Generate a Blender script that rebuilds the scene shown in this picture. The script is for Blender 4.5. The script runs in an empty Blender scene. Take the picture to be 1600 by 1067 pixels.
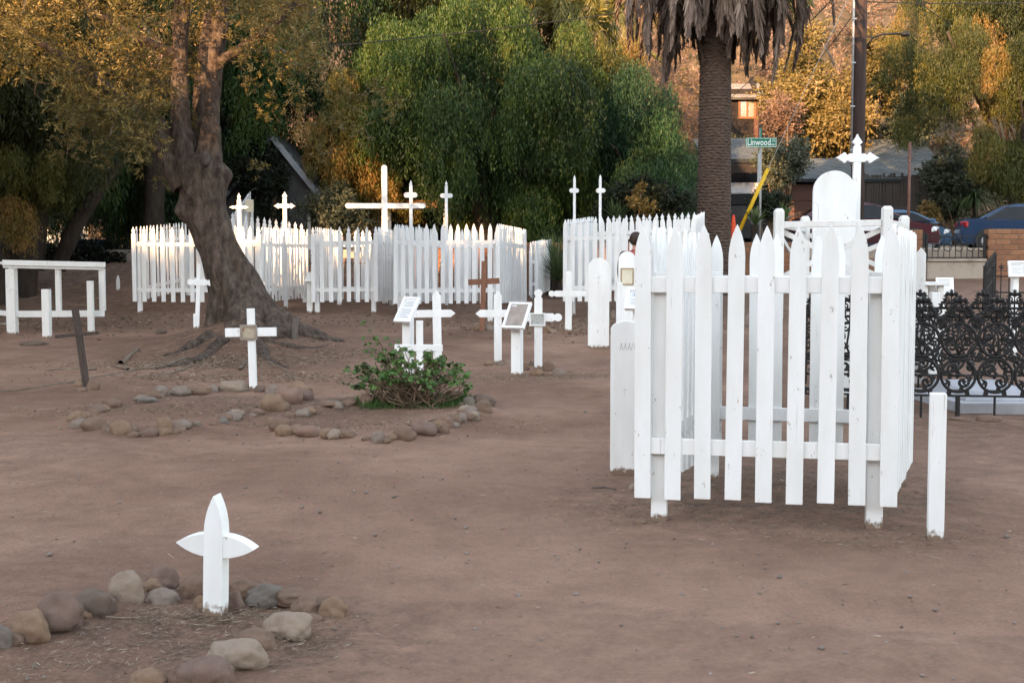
import bpy, bmesh, math, random
import numpy as np
from mathutils import Vector, Matrix, noise as mnoise

PI = math.pi
R = math.radians
random.seed(7)
rng = np.random.default_rng(11)
scene = bpy.context.scene
COL = scene.collection

# ------------------------------------------------------------------ camera
F_PX, CX, CY, HOR = 1900.0, 800.0, 533.5, 415.0      # in pixels of the 1600 wide photograph
EYE = Vector((0, 0, 1.5))
PITCH = math.atan((CY - HOR) / F_PX)
cam = bpy.data.objects.new('camera', bpy.data.cameras.new('camera'))
cam.data.sensor_width = 36
cam.data.lens = 36 * F_PX / 1600
cam.data.clip_start = 0.05
cam.data.clip_end = 1500
cam.location = EYE
cam.rotation_euler = (PI / 2 - PITCH, 0, 0)
COL.objects.link(cam)
scene.camera = cam

# ------------------------------------------------------------------ sky and sun
SUN_EL, SUN_AZ = R(12), math.atan2(-0.5, -0.87)
world = bpy.data.worlds.new('World')
scene.world = world
world.use_nodes = True
wn, wl = world.node_tree.nodes, world.node_tree.links
wn.clear()
w_out = wn.new('ShaderNodeOutputWorld')
w_bg = wn.new('ShaderNodeBackground')
w_sky = wn.new('ShaderNodeTexSky')
w_sky.sky_type = 'NISHITA'
w_sky.sun_disc = False
w_sky.sun_elevation = SUN_EL
w_sky.sun_rotation = SUN_AZ
w_sky.air_density = 1.0
w_sky.dust_density = 0.7
w_sky.ozone_density = 0.8
w_hsv = wn.new('ShaderNodeHueSaturation')
w_hsv.inputs['Saturation'].default_value = 0.5
wl.new(w_sky.outputs[0], w_hsv.inputs['Color'])
wl.new(w_hsv.outputs[0], w_bg.inputs['Color'])
w_bg.inputs['Strength'].default_value = 0.15
wl.new(w_bg.outputs[0], w_out.inputs['Surface'])
sun = bpy.data.objects.new('sun', bpy.data.lights.new('sun', 'SUN'))
sun.data.energy = 2.9
sun.data.angle = R(0.5)
sun.data.color = (1.0, 0.6, 0.3)
LDIR = Vector((0.5 * math.cos(SUN_EL), 0.87 * math.cos(SUN_EL), -math.sin(SUN_EL))).normalized()
sun.rotation_euler = LDIR.to_track_quat('-Z', 'Y').to_euler()
sun.location = (-30, -50, 30)
COL.objects.link(sun)
vs = scene.view_settings
vs.view_transform = 'Standard'
vs.look = 'None'
vs.gamma = 1
vs.exposure = 2.65
vs.use_curve_mapping = False

# ------------------------------------------------------------------ ground height
def sst(a, b, x):
    t = np.clip((np.asarray(x, float) - a) / (b - a), 0, 1)
    return t * t * (3 - 2 * t)

MOUNDS = [(-4.45, 20.5, 0.36, 1.5, 1.2), (-4.3, 20.1, 0.2, .9, .7), (-3.2, 12.9, 0.09, 1.1, 0.5), (-1.2, 13.1, 0.10, 0.95, 0.5),
          (-1.35, 5.1, 0.03, 0.6, 0.6), (1.5, 7.6, 0.03, 1.0, 1.0), (-5.2, 14.7, 0.05, .4, .4)]
STREET = 1.7
RIDGES = []

def _seg_dist(x, y, poly):
    d = np.full(x.shape, 9.0)
    for (ax, ay), (bx, by) in zip(poly[:-1], poly[1:]):
        vx, vy = bx - ax, by - ay
        t = np.clip(((x - ax) * vx + (y - ay) * vy) / (vx * vx + vy * vy + 1e-9), 0, 1)
        d = np.minimum(d, np.hypot(x - ax - t * vx, y - ay - t * vy))
    return d

def ht(x, y):
    x = np.asarray(x, float); y = np.asarray(y, float)
    r = sst(1, 8, x)
    yy = np.clip(y - 13, 0, None)
    y1 = np.minimum(yy, 14.0)
    y2 = np.clip(np.minimum(y, 32.6) - 27, 0, None)
    z = (0.0022 + 0.0015 * r) * y1 ** 2 + (0.06 + 0.02 * r) * y2
    z = z + 0.012 * np.sin(1.3 * x + 0.4 * y) * np.sin(0.9 * y - 0.5 * x) + 0.006 * np.sin(3.1 * x + 1.0) * np.sin(2.7 * y)
    for mx, my, a, rx, ry in MOUNDS:
        z = z + a * np.exp(-((x - mx) / rx) ** 2 - ((y - my) / ry) ** 2)
    for poly, a, w in RIDGES:
        xs_, ys_ = [p[0] for p in poly], [p[1] for p in poly]
        m = (x > min(xs_) - 4 * w) & (x < max(xs_) + 4 * w) & (y > min(ys_) - 4 * w) & (y < max(ys_) + 4 * w)
        if np.any(m):
            if z.ndim == 0:
                z = z + a * np.exp(-(_seg_dist(np.array([float(x)]), np.array([float(y)]), poly)[0] / w) ** 2)
            else:
                xb, yb = np.broadcast_arrays(x, y)
                z = z.copy(); z[m] += a * np.exp(-(_seg_dist(xb[m], yb[m], poly) / w) ** 2)
    # step up to the street (hidden by the boundary wall on the right, an earth bank on the left)
    lft = 1 - sst(-9, -6, x)
    s_r = sst(32.62, 32.72, y)
    s_l = sst(28.5, 34.0, y)
    s = s_r * (1 - lft) + s_l * lft
    z = z * (1 - s) + STREET * s
    hill = np.clip(y - 47, 0, None)
    z = z + np.where(y > 47, 0.58 * hill * sst(47, 58, y), 0) + 0.9 * sst(50, 70, y) * np.sin(0.21 * x + 0.13 * y) * np.sin(0.17 * y - 0.11 * x)
    z = z + 0.45 * sst(42.6, 44, y)
    return z

UP = Vector((0, math.sin(PITCH), math.cos(PITCH)))
FW = Vector((0, math.cos(PITCH), -math.sin(PITCH)))

def P(px, py, d):
    """the world point at depth Y = d seen at photograph pixel (px, py)"""
    v = Vector(((px - CX) / F_PX, 0, 0)) - UP * ((py - CY) / F_PX) + FW
    return EYE + v * (d / v.y)

_ys = np.linspace(2.0, 60, 2901)
def G(px, py):
    """the point of the ground seen at pixel (px, py)"""
    v = Vector(((px - CX) / F_PX, 0, 0)) - UP * ((py - CY) / F_PX) + FW
    t = _ys / v.y
    zr = EYE.z + v.z * t
    xr = v.x * t
    k = int(np.argmax(zr < ht(xr, _ys)))
    p = EYE + v * t[k]
    return Vector((p.x, p.y, float(ht(p.x, p.y))))

RING_PX = {
    'front': [(6, 1010), (47, 995), (91, 975), (151, 955), (201, 935), (256, 915), (310, 925), (380, 928), (457, 935), (525, 958), (455, 985), (398, 1005), (368, 1030), (318, 1060)],
    'olive': [(122, 665), (150, 668), (190, 675), (257, 675), (300, 665), (360, 655), (428, 640), (470, 620), (420, 605), (360, 608), (310, 612), (260, 618), (200, 630), (150, 640), (122, 655), (122, 665)],
    'bush': [(745, 640), (710, 660), (660, 675), (600, 688), (520, 680), (450, 675), (430, 662), (445, 652), (500, 638), (560, 628), (640, 622), (720, 625), (745, 640)]}
RING = {k: [(float(G(*p).x), float(G(*p).y)) for p in v] for k, v in RING_PX.items()}
RIDGES += [(RING['front'], .022, .11), (RING['olive'], .05, .16), (RING['bush'], .05, .16)]

def gz(x, y):
    return float(ht(x, y))

# ------------------------------------------------------------------ materials
def rgb(c):
    return (c[0], c[1], c[2], 1)

def new_mat(name):
    m = bpy.data.materials.new(name)
    m.use_nodes = True
    nt = m.node_tree
    b = nt.nodes['Principled BSDF']
    b.inputs['Roughness'].default_value = 0.7
    return m, nt, b

def nd(nt, kind, **kw):
    n = nt.nodes.new(kind)
    for k, v in kw.items():
        if k in n.inputs:
            n.inputs[k].default_value = v
        else:
            setattr(n, k, v)
    return n

def coords(nt, stretch=(1, 1, 1), world_space=False):
    mp = nd(nt, 'ShaderNodeMapping')
    mp.inputs['Scale'].default_value = stretch
    if world_space:
        g = nd(nt, 'ShaderNodeNewGeometry')
        nt.links.new(g.outputs['Position'], mp.inputs[0])
    else:
        t = nd(nt, 'ShaderNodeTexCoord')
        nt.links.new(t.outputs['Object'], mp.inputs[0])
    return mp.outputs[0]

def ramp(nt, src, stops):
    r = nd(nt, 'ShaderNodeValToRGB')
    e = r.color_ramp.elements
    while len(e) < len(stops):
        e.new(0.5)
    for el, (p, c) in zip(e, stops):
        el.position = p
        el.color = rgb(c) if len(c) == 3 else c
    nt.links.new(src, r.inputs[0])
    return r.outputs[0]

def mix(nt, fac, a, b, mode='MIX'):
    m = nd(nt, 'ShaderNodeMix', data_type='RGBA', blend_type=mode)
    for sock, v in ((m.inputs[0], fac), (m.inputs[6], a), (m.inputs[7], b)):
        if hasattr(v, 'links'):
            nt.links.new(v, sock)
        else:
            sock.default_value = v if not isinstance(v, tuple) else rgb(v)
    return m.outputs[2]

def bump(nt, b, src, strength=0.3, dist=0.01, prev=None):
    n = nd(nt, 'ShaderNodeBump', Strength=strength, Distance=dist)
    nt.links.new(src, n.inputs['Height'])
    if prev is not None:
        nt.links.new(prev, n.inputs['Normal'])
    nt.links.new(n.outputs[0], b.inputs['Normal'])
    return n.outputs[0]

def noisy(name, c1, c2, scale=5, stretch=(1, 1, 1), rough=0.8, bmp=0.3, bdist=0.01, c3=None, spec=0.3, detail=6, metal=0, bscale=None, ws=False):
    m, nt, b = new_mat(name)
    co = coords(nt, stretch, ws)
    n = nd(nt, 'ShaderNodeTexNoise', Scale=scale, Detail=detail, Roughness=0.6)
    nt.links.new(co, n.inputs['Vector'])
    stops = [(0.3, c1), (0.7, c2)] if c3 is None else [(0.28, c1), (0.5, c2), (0.74, c3)]
    nt.links.new(ramp(nt, n.outputs[0], stops), b.inputs['Base Color'])
    b.inputs['Roughness'].default_value = rough
    b.inputs['Specular IOR Level'].default_value = spec
    b.inputs['Metallic'].default_value = metal
    if bmp:
        n2 = nd(nt, 'ShaderNodeTexNoise', Scale=bscale or scale * 3, Detail=6, Roughness=0.65)
        nt.links.new(co, n2.inputs['Vector'])
        bump(nt, b, n2.outputs[0], bmp, bdist)
    return m

def paint(name, base=(0.8, 0.8, 0.78), dirt_h=0.09, wear=0.645, dirty=1.0):
    """old white paint: brush streaks, grime, flaked spots of grey wood and earth stains splashed on the foot"""
    m, nt, b = new_mat(name)
    tc = nd(nt, 'ShaderNodeTexCoord')
    oi = nd(nt, 'ShaderNodeObjectInfo')
    add = nd(nt, 'ShaderNodeVectorMath', operation='ADD')
    sc = nd(nt, 'ShaderNodeVectorMath', operation='SCALE')
    cx = nd(nt, 'ShaderNodeCombineXYZ')
    nt.links.new(oi.outputs['Random'], cx.inputs[0])
    nt.links.new(oi.outputs['Random'], cx.inputs[1])
    nt.links.new(cx.outputs[0], sc.inputs[0]); sc.inputs['Scale'].default_value = 37.0
    nt.links.new(tc.outputs['Object'], add.inputs[0]); nt.links.new(sc.outputs[0], add.inputs[1])
    def nz(stretch, scale, det=5, ro=0.6):
        mp = nd(nt, 'ShaderNodeMapping'); mp.inputs['Scale'].default_value = stretch
        nt.links.new(add.outputs[0], mp.inputs[0])
        n = nd(nt, 'ShaderNodeTexNoise', Scale=scale, Detail=det, Roughness=ro)
        nt.links.new(mp.outputs[0], n.inputs['Vector'])
        return n.outputs[0]
    grime = nz((1, 1, 0.25), 6)
    base_d = tuple(c * f for c, f in zip(base, (0.86, 0.85, 0.82)))
    col = mix(nt, ramp(nt, grime, [(0.35, (0, 0, 0)), (0.75, (dirty,) * 3)]), base, base_d)
    flake = nz((1, 1, 0.45), 24, 6, 0.7)
    col = mix(nt, ramp(nt, flake, [(wear, (0, 0, 0)), (wear + 0.03, (1, 1, 1))]), col, (0.42, 0.37, 0.32))
    crack = nz((1, 1, 0.035), 34, 4, 0.6)
    col = mix(nt, ramp(nt, crack, [(.68, (0, 0, 0)), (.72, (.6,) * 3)]), col, (0.40, 0.37, 0.33))
    sep = nd(nt, 'ShaderNodeSeparateXYZ')
    nt.links.new(tc.outputs['Object'], sep.inputs[0])
    splash = nz((1, 1, 0.8), 22, 5)
    ma = nd(nt, 'ShaderNodeMath', operation='MULTIPLY_ADD')
    nt.links.new(splash, ma.inputs[0]); ma.inputs[1].default_value = dirt_h * 1.7; ma.inputs[2].default_value = -dirt_h * 0.35
    sub = nd(nt, 'ShaderNodeMath', operation='SUBTRACT')
    nt.links.new(ma.outputs[0], sub.inputs[0]); nt.links.new(sep.outputs['Z'], sub.inputs[1])
    mr = nd(nt, 'ShaderNodeMapRange')
    mr.inputs['From Min'].default_value = -0.012; mr.inputs['From Max'].default_value = 0.012
    nt.links.new(sub.outputs[0], mr.inputs['Value'])
    col = mix(nt, mr.outputs[0], col, (0.19, 0.13, 0.09))
    nt.links.new(col, b.inputs['Base Color'])
    b.inputs['Roughness'].default_value = 0.55
    b.inputs['Specular IOR Level'].default_value = 0.3
    p = bump(nt, b, nz((1, 1, 0.06), 60, 3), 0.25, 0.004)
    bump(nt, b, flake, 0.25, 0.004, p)
    return m

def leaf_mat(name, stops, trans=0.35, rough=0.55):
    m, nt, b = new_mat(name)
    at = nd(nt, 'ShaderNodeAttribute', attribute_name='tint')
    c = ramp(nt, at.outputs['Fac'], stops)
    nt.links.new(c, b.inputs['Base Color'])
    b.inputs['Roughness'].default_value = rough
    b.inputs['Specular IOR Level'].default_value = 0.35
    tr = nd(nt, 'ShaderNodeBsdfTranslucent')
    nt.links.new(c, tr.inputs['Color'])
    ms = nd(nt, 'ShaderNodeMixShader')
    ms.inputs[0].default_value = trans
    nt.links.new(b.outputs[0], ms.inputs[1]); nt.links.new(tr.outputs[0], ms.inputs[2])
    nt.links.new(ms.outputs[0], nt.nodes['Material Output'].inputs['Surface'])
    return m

MT = {}
MT['white'] = paint('white_paint')
MT['white_old'] = paint('old_white_paint', (0.74, 0.735, 0.71), 0.1, 0.62)
MT['white_clean'] = paint('clean_white_paint', (0.8, 0.8, 0.79), -5.0, 0.72, .5)
MT['white_far'] = paint('fence_white_paint', (0.77, 0.77, 0.76), 0.1, 0.70)
MT['grey_wood'] = noisy('weathered_grey_wood', (0.075, 0.06, 0.05), (0.16, 0.135, 0.115), 8, (6, 6, .6), bmp=0.5)
MT['stake_wood'] = noisy('dark_grey_brown_wood', (0.035, 0.025, 0.02), (0.085, 0.062, 0.05), 8, (6, 6, .6), bmp=0.6)
MT['dark_wood'] = noisy('dark_brown_wood', (0.03, 0.02, 0.015), (0.075, 0.05, 0.037), 8, (6, 6, .6), bmp=0.5)
MT['brown_wood'] = noisy('red_brown_wood', (0.16, 0.072, 0.042), (0.24, 0.12, 0.075), 8, (6, 6, .6), bmp=0.4)
MT['pole_wood'] = noisy('creosoted_pole_wood', (0.022, 0.013, 0.011), (0.06, 0.036, 0.028), 5, (8, 8, .3), bmp=0.6, bdist=.02)
MT['iron'] = noisy('black_cast_iron', (0.007, 0.0065, 0.0065), (0.018, 0.016, 0.015), 14, rough=0.55, bmp=0.3, spec=0.3)
MT['rust_iron'] = noisy('brown_painted_steel', (0.09, 0.04, 0.028), (0.15, 0.07, 0.05), 6, rough=0.6, bmp=0.1)
MT['galv'] = noisy('galvanised_steel', (0.3, 0.3, 0.3), (0.4, 0.4, 0.39), 8, rough=0.5, bmp=0.05, metal=0.4)
MT['bark'] = noisy('olive_bark', (0.026, 0.018, 0.013), (0.085, 0.061, 0.046), 11, (1, 1, .45), bmp=1.0, bdist=0.08, c3=(0.165, 0.128, 0.10), spec=.2, bscale=22)
MT['bark_dark'] = noisy('dark_bark', (0.022, 0.016, 0.012), (0.06, 0.045, 0.034), 6, (1, 1, .3), bmp=1.0, bdist=0.06, spec=.2)
MT['scar'] = noisy('sawn_branch_scar', (0.16, 0.13, 0.1), (0.34, 0.3, 0.25), 12, bmp=.5)
MT['stem'] = noisy('woody_stem', (0.1, 0.065, 0.04), (0.2, 0.14, 0.09), 10, bmp=.3)
MT['twig'] = noisy('dry_twig', (0.2, 0.15, 0.1), (0.36, 0.29, 0.21), 10, bmp=.2)
MT['glass'] = noisy('car_window_glass', (0.006, 0.007, 0.008), (0.012, 0.013, 0.015), 2, rough=0.06, bmp=0, spec=0.25)
MT['rubber'] = noisy('black_rubber', (0.012, 0.012, 0.012), (0.02, 0.02, 0.02), 10, rough=.8, bmp=.1)
MT['chrome'] = noisy('bright_metal', (0.5, 0.5, 0.5), (0.6, 0.6, 0.6), 5, rough=.25, bmp=0, metal=.9)
MT['black'] = noisy('black_plastic', (0.012, 0.012, 0.012), (0.02, 0.02, 0.02), 5, rough=.6, bmp=0)
MT['shingle'] = None

# ------------------------------------------------------------------ mesh helpers
def link(o, parent=None):
    COL.objects.link(o)
    if parent is not None:
        o.parent = parent
    return o

def tag(o, label=None, cat=None, group=None, kind=None):
    if label: o['label'] = label
    if cat: o['category'] = cat
    if group: o['group'] = group
    if kind: o['kind'] = kind
    return o

def empty(name, loc, label, cat, group=None, rz=0.0):
    o = bpy.data.objects.new(name, None)
    o.location = loc
    o.rotation_euler = (0, 0, rz)
    o.empty_display_size = 0.2
    link(o)
    return tag(o, label, cat, group)

def obj(name, me, parent=None, loc=None, rot=None):
    o = bpy.data.objects.new(name, me)
    if loc is not None: o.location = loc
    if rot is not None: o.rotation_euler = rot
    return link(o, parent)

class MB:
    def __init__(s): s.v = []; s.f = []
    def add(s, v, f):
        k = len(s.v)
        s.v.extend([tuple(p) for p in v]); s.f.extend([tuple(i + k for i in q) for q in f])
        return s
    def box(s, x0, x1, y0, y1, z0, z1):
        v = [(x, y, z) for z in (z0, z1) for y in (y0, y1) for x in (x0, x1)]
        return s.add(v, [(0, 2, 3, 1), (4, 5, 7, 6), (0, 1, 5, 4), (2, 6, 7, 3), (0, 4, 6, 2), (1, 3, 7, 5)])
    def prism(s, out, y0, y1):
        """outline in XZ extruded along Y"""
        n = len(out)
        v = [(x, y0, z) for x, z in out] + [(x, y1, z) for x, z in out]
        f = [tuple(range(n)), tuple(range(2 * n - 1, n - 1, -1))]
        f += [(i, i + n, (i + 1) % n + n, (i + 1) % n) for i in range(n)]
        return s.add(v, f)
    def bar(s, a, b, r, n=6, r2=None):
        return s.tube([a, b], [r, r2 if r2 is not None else r], n)
    def beam(s, a, b, w, h):
        """rectangular bar from a to b, w across, h high"""
        a, b = Vector(a), Vector(b)
        t = (b - a).normalized()
        side = t.cross(Vector((0, 0, 1)))
        side = Vector((1, 0, 0)) if side.length < 1e-4 else side.normalized()
        up = side.cross(t)
        v = []
        for p in (a, b):
            for i, j in ((-1, -1), (1, -1), (1, 1), (-1, 1)):
                v.append(p + side * i * w / 2 + up * j * h / 2)
        return s.add(v, [(3, 2, 1, 0), (4, 5, 6, 7), (0, 1, 5, 4), (1, 2, 6, 5), (2, 3, 7, 6), (3, 0, 4, 7)])
    def tube(s, pts, rad, n=8, closed=False, caps=True):
        pts = [Vector(p) for p in pts]
        m = len(pts)
        if not hasattr(rad, '__len__'): rad = [rad] * m
        vs_ = []
        ref = None
        for i, p in enumerate(pts):
            if closed: t = pts[(i + 1) % m] - pts[i - 1]
            else: t = pts[min(i + 1, m - 1)] - pts[max(i - 1, 0)]
            t.normalize()
            if ref is None:
                ref = t.orthogonal().normalized()
            else:
                ref = (ref - t * ref.dot(t))
                ref = ref.normalized() if ref.length > 1e-6 else t.orthogonal().normalized()
            bi = t.cross(ref)
            for k in range(n):
                a = 2 * PI * k / n
                vs_.append(p + (ref * math.cos(a) + bi * math.sin(a)) * rad[i])
        f = []
        for i in range(m if closed else m - 1):
            j = (i + 1) % m
            for k in range(n):
                l = (k + 1) % n
                f.append((i * n + k, i * n + l, j * n + l, j * n + k))
        if caps and not closed:
            f.append(tuple(range(n - 1, -1, -1))); f.append(tuple(range((m - 1) * n, m * n)))
        return s.add(vs_, f)
    def lathe(s, prof, n=16, c=(0, 0, 0)):
        v = []
        for r, z in prof:
            for k in range(n):
                a = 2 * PI * k / n
                v.append((c[0] + r * math.cos(a), c[1] + r * math.sin(a), c[2] + z))
        f = []
        for i in range(len(prof) - 1):
            for k in range(n):
                l = (k + 1) % n
                f.append((i * n + k, i * n + l, (i + 1) * n + l, (i + 1) * n + k))
        f.append(tuple(range(n - 1, -1, -1))); f.append(tuple(range((len(prof) - 1) * n, len(prof) * n)))
        return s.add(v, f)
    def mesh(s, name, mat, smooth=False, bevel=0.0):
        me = bpy.data.meshes.new(name)
        me.from_pydata(s.v, [], s.f)
        mats = mat if isinstance(mat, (list, tuple)) else [mat]
        for m in mats: me.materials.append(m)
        if bevel:
            bm = bmesh.new(); bm.from_mesh(me)
            bmesh.ops.bevel(bm, geom=bm.edges[:], offset=bevel, segments=1, affect='EDGES', clamp_overlap=True)
            bm.to_mesh(me); bm.free()
        if smooth:
            me.polygons.foreach_set('use_smooth', [True] * len(me.polygons))
        me.update()
        return me
    def build(s, name, mat, parent=None, loc=None, rot=None, smooth=False, bevel=0.0):
        return obj(name, s.mesh(name, mat, smooth, bevel), parent, loc, rot)

def np_quads(name, V, mat, tint=None):
    """V: (n,4,3) array of quads -> one mesh, with a per-leaf colour variation attribute"""
    n = len(V)
    me = bpy.data.meshes.new(name)
    me.vertices.add(4 * n)
    me.vertices.foreach_set('co', np.ascontiguousarray(V, np.float32).ravel())
    me.loops.add(4 * n)
    me.loops.foreach_set('vertex_index', np.arange(4 * n, dtype=np.int32))
    me.polygons.add(n)
    me.polygons.foreach_set('loop_start', np.arange(0, 4 * n, 4, dtype=np.int32))
    if tint is not None:
        at = me.attributes.new('tint', 'FLOAT', 'POINT')
        at.data.foreach_set('value', np.repeat(np.clip(tint, 0, 1), 4).astype(np.float32))
    me.materials.append(mat)
    me.update(calc_edges=True)
    return me

def unit(a):
    return a / (np.linalg.norm(a, axis=-1, keepdims=True) + 1e-9)

def leaf_quads(pos, axis, L, W):
    n = len(pos)
    axis = unit(axis)
    side = unit(np.cross(axis, rng.normal(size=(n, 3))))
    L = np.broadcast_to(np.asarray(L, float), (n,))[:, None]; W = np.broadcast_to(np.asarray(W, float), (n,))[:, None]
    return np.stack([pos - axis * L / 2, pos + side * W / 2 - axis * L * .08, pos + axis * L / 2, pos - side * W / 2 - axis * L * .08], 1)

def weeping(clumps, n_strands, leaves_per, L, W, hang=(0.7, 1.7), out=0.3):
    """clumps: list of (x,y,z,r,tint); strands start on the upper side of each clump and hang down"""
    C = np.array(clumps, float)
    w = C[:, 3] ** 2; w = w / w.sum()
    idx = rng.choice(len(C), n_strands, p=w)
    d = unit(rng.normal(size=(n_strands, 3)) * [1, 1, .8] + [0, 0, .35])
    st = C[idx, :3] + d * (C[idx, 3] * rng.uniform(.55, 1.05, n_strands))[:, None]
    ln = C[idx, 3] * rng.uniform(hang[0], hang[1], n_strands)
    outw = d * [1, 1, 0] * (out * C[idx, 3])[:, None] + rng.normal(size=(n_strands, 3)) * [.07, .07, 0]
    t = (np.arange(leaves_per) + .5) / leaves_per
    T = t[None, :, None]
    pos = st[:, None, :] + outw[:, None, :] * (1 - (1 - T) ** 2) + np.array([0, 0, -1.0]) * (ln[:, None, None] * T ** 1.25)
    pos = pos + rng.normal(size=pos.shape) * .045
    ax = rng.normal(size=pos.shape) * [.36, .36, .2] + np.array([0, 0, -.95]) + .4 * outw[:, None, :]
    ti = C[idx, 4] + rng.normal(size=n_strands) * .12
    ti = ti[:, None] + rng.normal(size=(n_strands, leaves_per)) * .05
    pos = pos.reshape(-1, 3); ax = ax.reshape(-1, 3)
    n = len(pos)
    return leaf_quads(pos, ax, L * rng.uniform(.6, 1.3, n), W * rng.uniform(.7, 1.3, n)), ti.reshape(-1)

def bushy(clumps, n_twigs, leaves_per, L, W, up=0.25, spread=.55, far=.7):
    """leaves along twigs that radiate from the clump centres"""
    C = np.array(clumps, float)
    w = C[:, 3] ** 2; w = w / w.sum()
    idx = rng.choice(len(C), n_twigs, p=w)
    d = unit(rng.normal(size=(n_twigs, 3)) + [0, 0, up])
    r = C[idx, 3]
    st = C[idx, :3] + d * (r * rng.uniform(.1, far, n_twigs))[:, None]
    d2 = unit(d + rng.normal(size=(n_twigs, 3)) * .5)
    t = (np.arange(leaves_per) + .5) / leaves_per
    pos = st[:, None, :] + d2[:, None, :] * (r * .5)[:, None, None] * t[None, :, None] + rng.normal(size=(n_twigs, leaves_per, 3)) * .02
    ax = d2[:, None, :] + rng.normal(size=pos.shape) * spread
    ti = (C[idx, 4] + rng.normal(size=n_twigs) * .12)[:, None] + rng.normal(size=(n_twigs, leaves_per)) * .1
    pos = pos.reshape(-1, 3); ax = ax.reshape(-1, 3)
    n = len(pos)
    return leaf_quads(pos, ax, L * rng.uniform(.6, 1.3, n), W * rng.uniform(.7, 1.3, n)), ti.reshape(-1)

def ell_clumps(c, rad, n, rc, tint=.5, tv=.18, shell=.45, low=-1.0):
    out = []
    while len(out) < n:
        d = rng.normal(size=3); d /= np.linalg.norm(d)
        if d[2] < low: continue
        k = rng.uniform(shell, 1.0)
        p = np.array(c) + d * np.array(rad) * k
        out.append((p[0], p[1], p[2], rc * rng.uniform(.7, 1.3), tint + rng.normal() * tv))
    return out

def loft(path, rad, seg=32, rough=0.1, lobes=0.0, nlobe=5, seed=0, freq=2.0):
    """trunk-like skin: path of points, radii; displaced by fractal noise and lobes"""
    path = [Vector(p) for p in path]
    m = len(path)
    v = []; f = []
    ref = None
    for i, p in enumerate(path):
        t = (path[min(i + 1, m - 1)] - path[max(i - 1, 0)]).normalized()
        if ref is None: ref = (Vector((1, 0, 0)) - t * t.x).normalized()
        else: ref = (ref - t * ref.dot(t)).normalized()
        bi = t.cross(ref)
        lb = lobes[i] if hasattr(lobes, '__len__') else lobes
        for k in range(seg):
            a = 2 * PI * k / seg
            dr = ref * math.cos(a) + bi * math.sin(a)
            q = p + dr * rad[i]
            nz = mnoise.fractal(Vector((q.x * freq + seed, q.y * freq, q.z * freq * .55)), 1.0, 2.0, 4)
            rr = rad[i] * (1 + rough * nz + lb * math.sin(nlobe * a + seed + p.z * 1.3) + lb * .5 * math.sin((nlobe + 3) * a + 2 * seed - p.z * 2))
            v.append(p + dr * rr)
    for i in range(m - 1):
        for k in range(seg):
            l = (k + 1) % seg
            f.append((i * seg + k, i * seg + l, (i + 1) * seg + l, (i + 1) * seg + k))
    f.append(tuple(range((m - 1) * seg, m * seg)))
    return v, f

def resample(pts, n):
    """Catmull-Rom through (x,y,z,r) control points"""
    A = np.array(pts, float)
    m = len(A)
    out = []
    for u in np.linspace(0, m - 1 - 1e-6, n):
        i = int(u); t = u - i
        p0, p1, p2, p3 = A[max(i - 1, 0)], A[i], A[min(i + 1, m - 1)], A[min(i + 2, m - 1)]
        out.append(.5 * ((2 * p1) + (p2 - p0) * t + (2 * p0 - 5 * p1 + 4 * p2 - p3) * t * t + (-p0 + 3 * p1 - 3 * p2 + p3) * t ** 3))
    return np.array(out)
# ------------------------------------------------------------------ ground, street, hill
def vnoise(x, y, seed=0):
    xi = np.floor(x).astype(np.int64); yi = np.floor(y).astype(np.int64)
    fx = x - xi; fy = y - yi
    fx = fx * fx * (3 - 2 * fx); fy = fy * fy * (3 - 2 * fy)
    def h(a, b):
        n = (a * 374761393 + b * 668265263 + seed * 1442695041) & 0xffffffff
        n = ((n ^ (n >> 13)) * 1274126177) & 0xffffffff
        return ((n ^ (n >> 16)) & 0xffff) / 65535.0
    return (h(xi, yi) * (1 - fx) + h(xi + 1, yi) * fx) * (1 - fy) + (h(xi, yi + 1) * (1 - fx) + h(xi + 1, yi + 1) * fx) * fy

def grow(a, b, s0, g):
    out = [a]
    while out[-1] < b: out.append(out[-1] + s0 + g * abs(out[-1]))
    return np.array(out)

gxp = np.concatenate([grow(0, 12, .045, .01), grow(13, 160, .0, .1)])
gx = np.concatenate([-gxp[:0:-1], gxp])
gy = np.concatenate([-grow(0, 190, 3, .06)[::-1], grow(1.2, 32.5, .018, .006), np.array([32.56, 32.61, 32.66, 32.71, 32.76]), grow(33, 60, .25, .004), grow(61, 260, 1, .02)])
GX, GY = np.meshgrid(gx, gy)
GZ = ht(GX, GY)
near = (1 - sst(24, 34, GY)) * sst(0, 1.5, GY)
rough_amp = 0.5 + 0.9 * np.exp(-((GX + 4.4) / 2.2) ** 2 - ((GY - 20.3) / 1.8) ** 2) + .9 * np.exp(-((GX + 1.4) / .7) ** 2 - ((GY - 5.0) / .8) ** 2)
nzz = (vnoise(GX * 1.9, GY * 1.9, 1) - .5) * .035 + (vnoise(GX * 5, GY * 5, 2) - .5) * .026 + (vnoise(GX * 13, GY * 13, 3) - .5) * .012 + (vnoise(GX * 31, GY * 31, 4) - .5) * .006
GZ = GZ + near * rough_amp * nzz
GZ = GZ + sst(50, 60, GY) * ((vnoise(GX * .35, GY * .35, 5) - .5) * 2.0 + (vnoise(GX * .9, GY * .9, 6) - .5) * .8)

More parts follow.
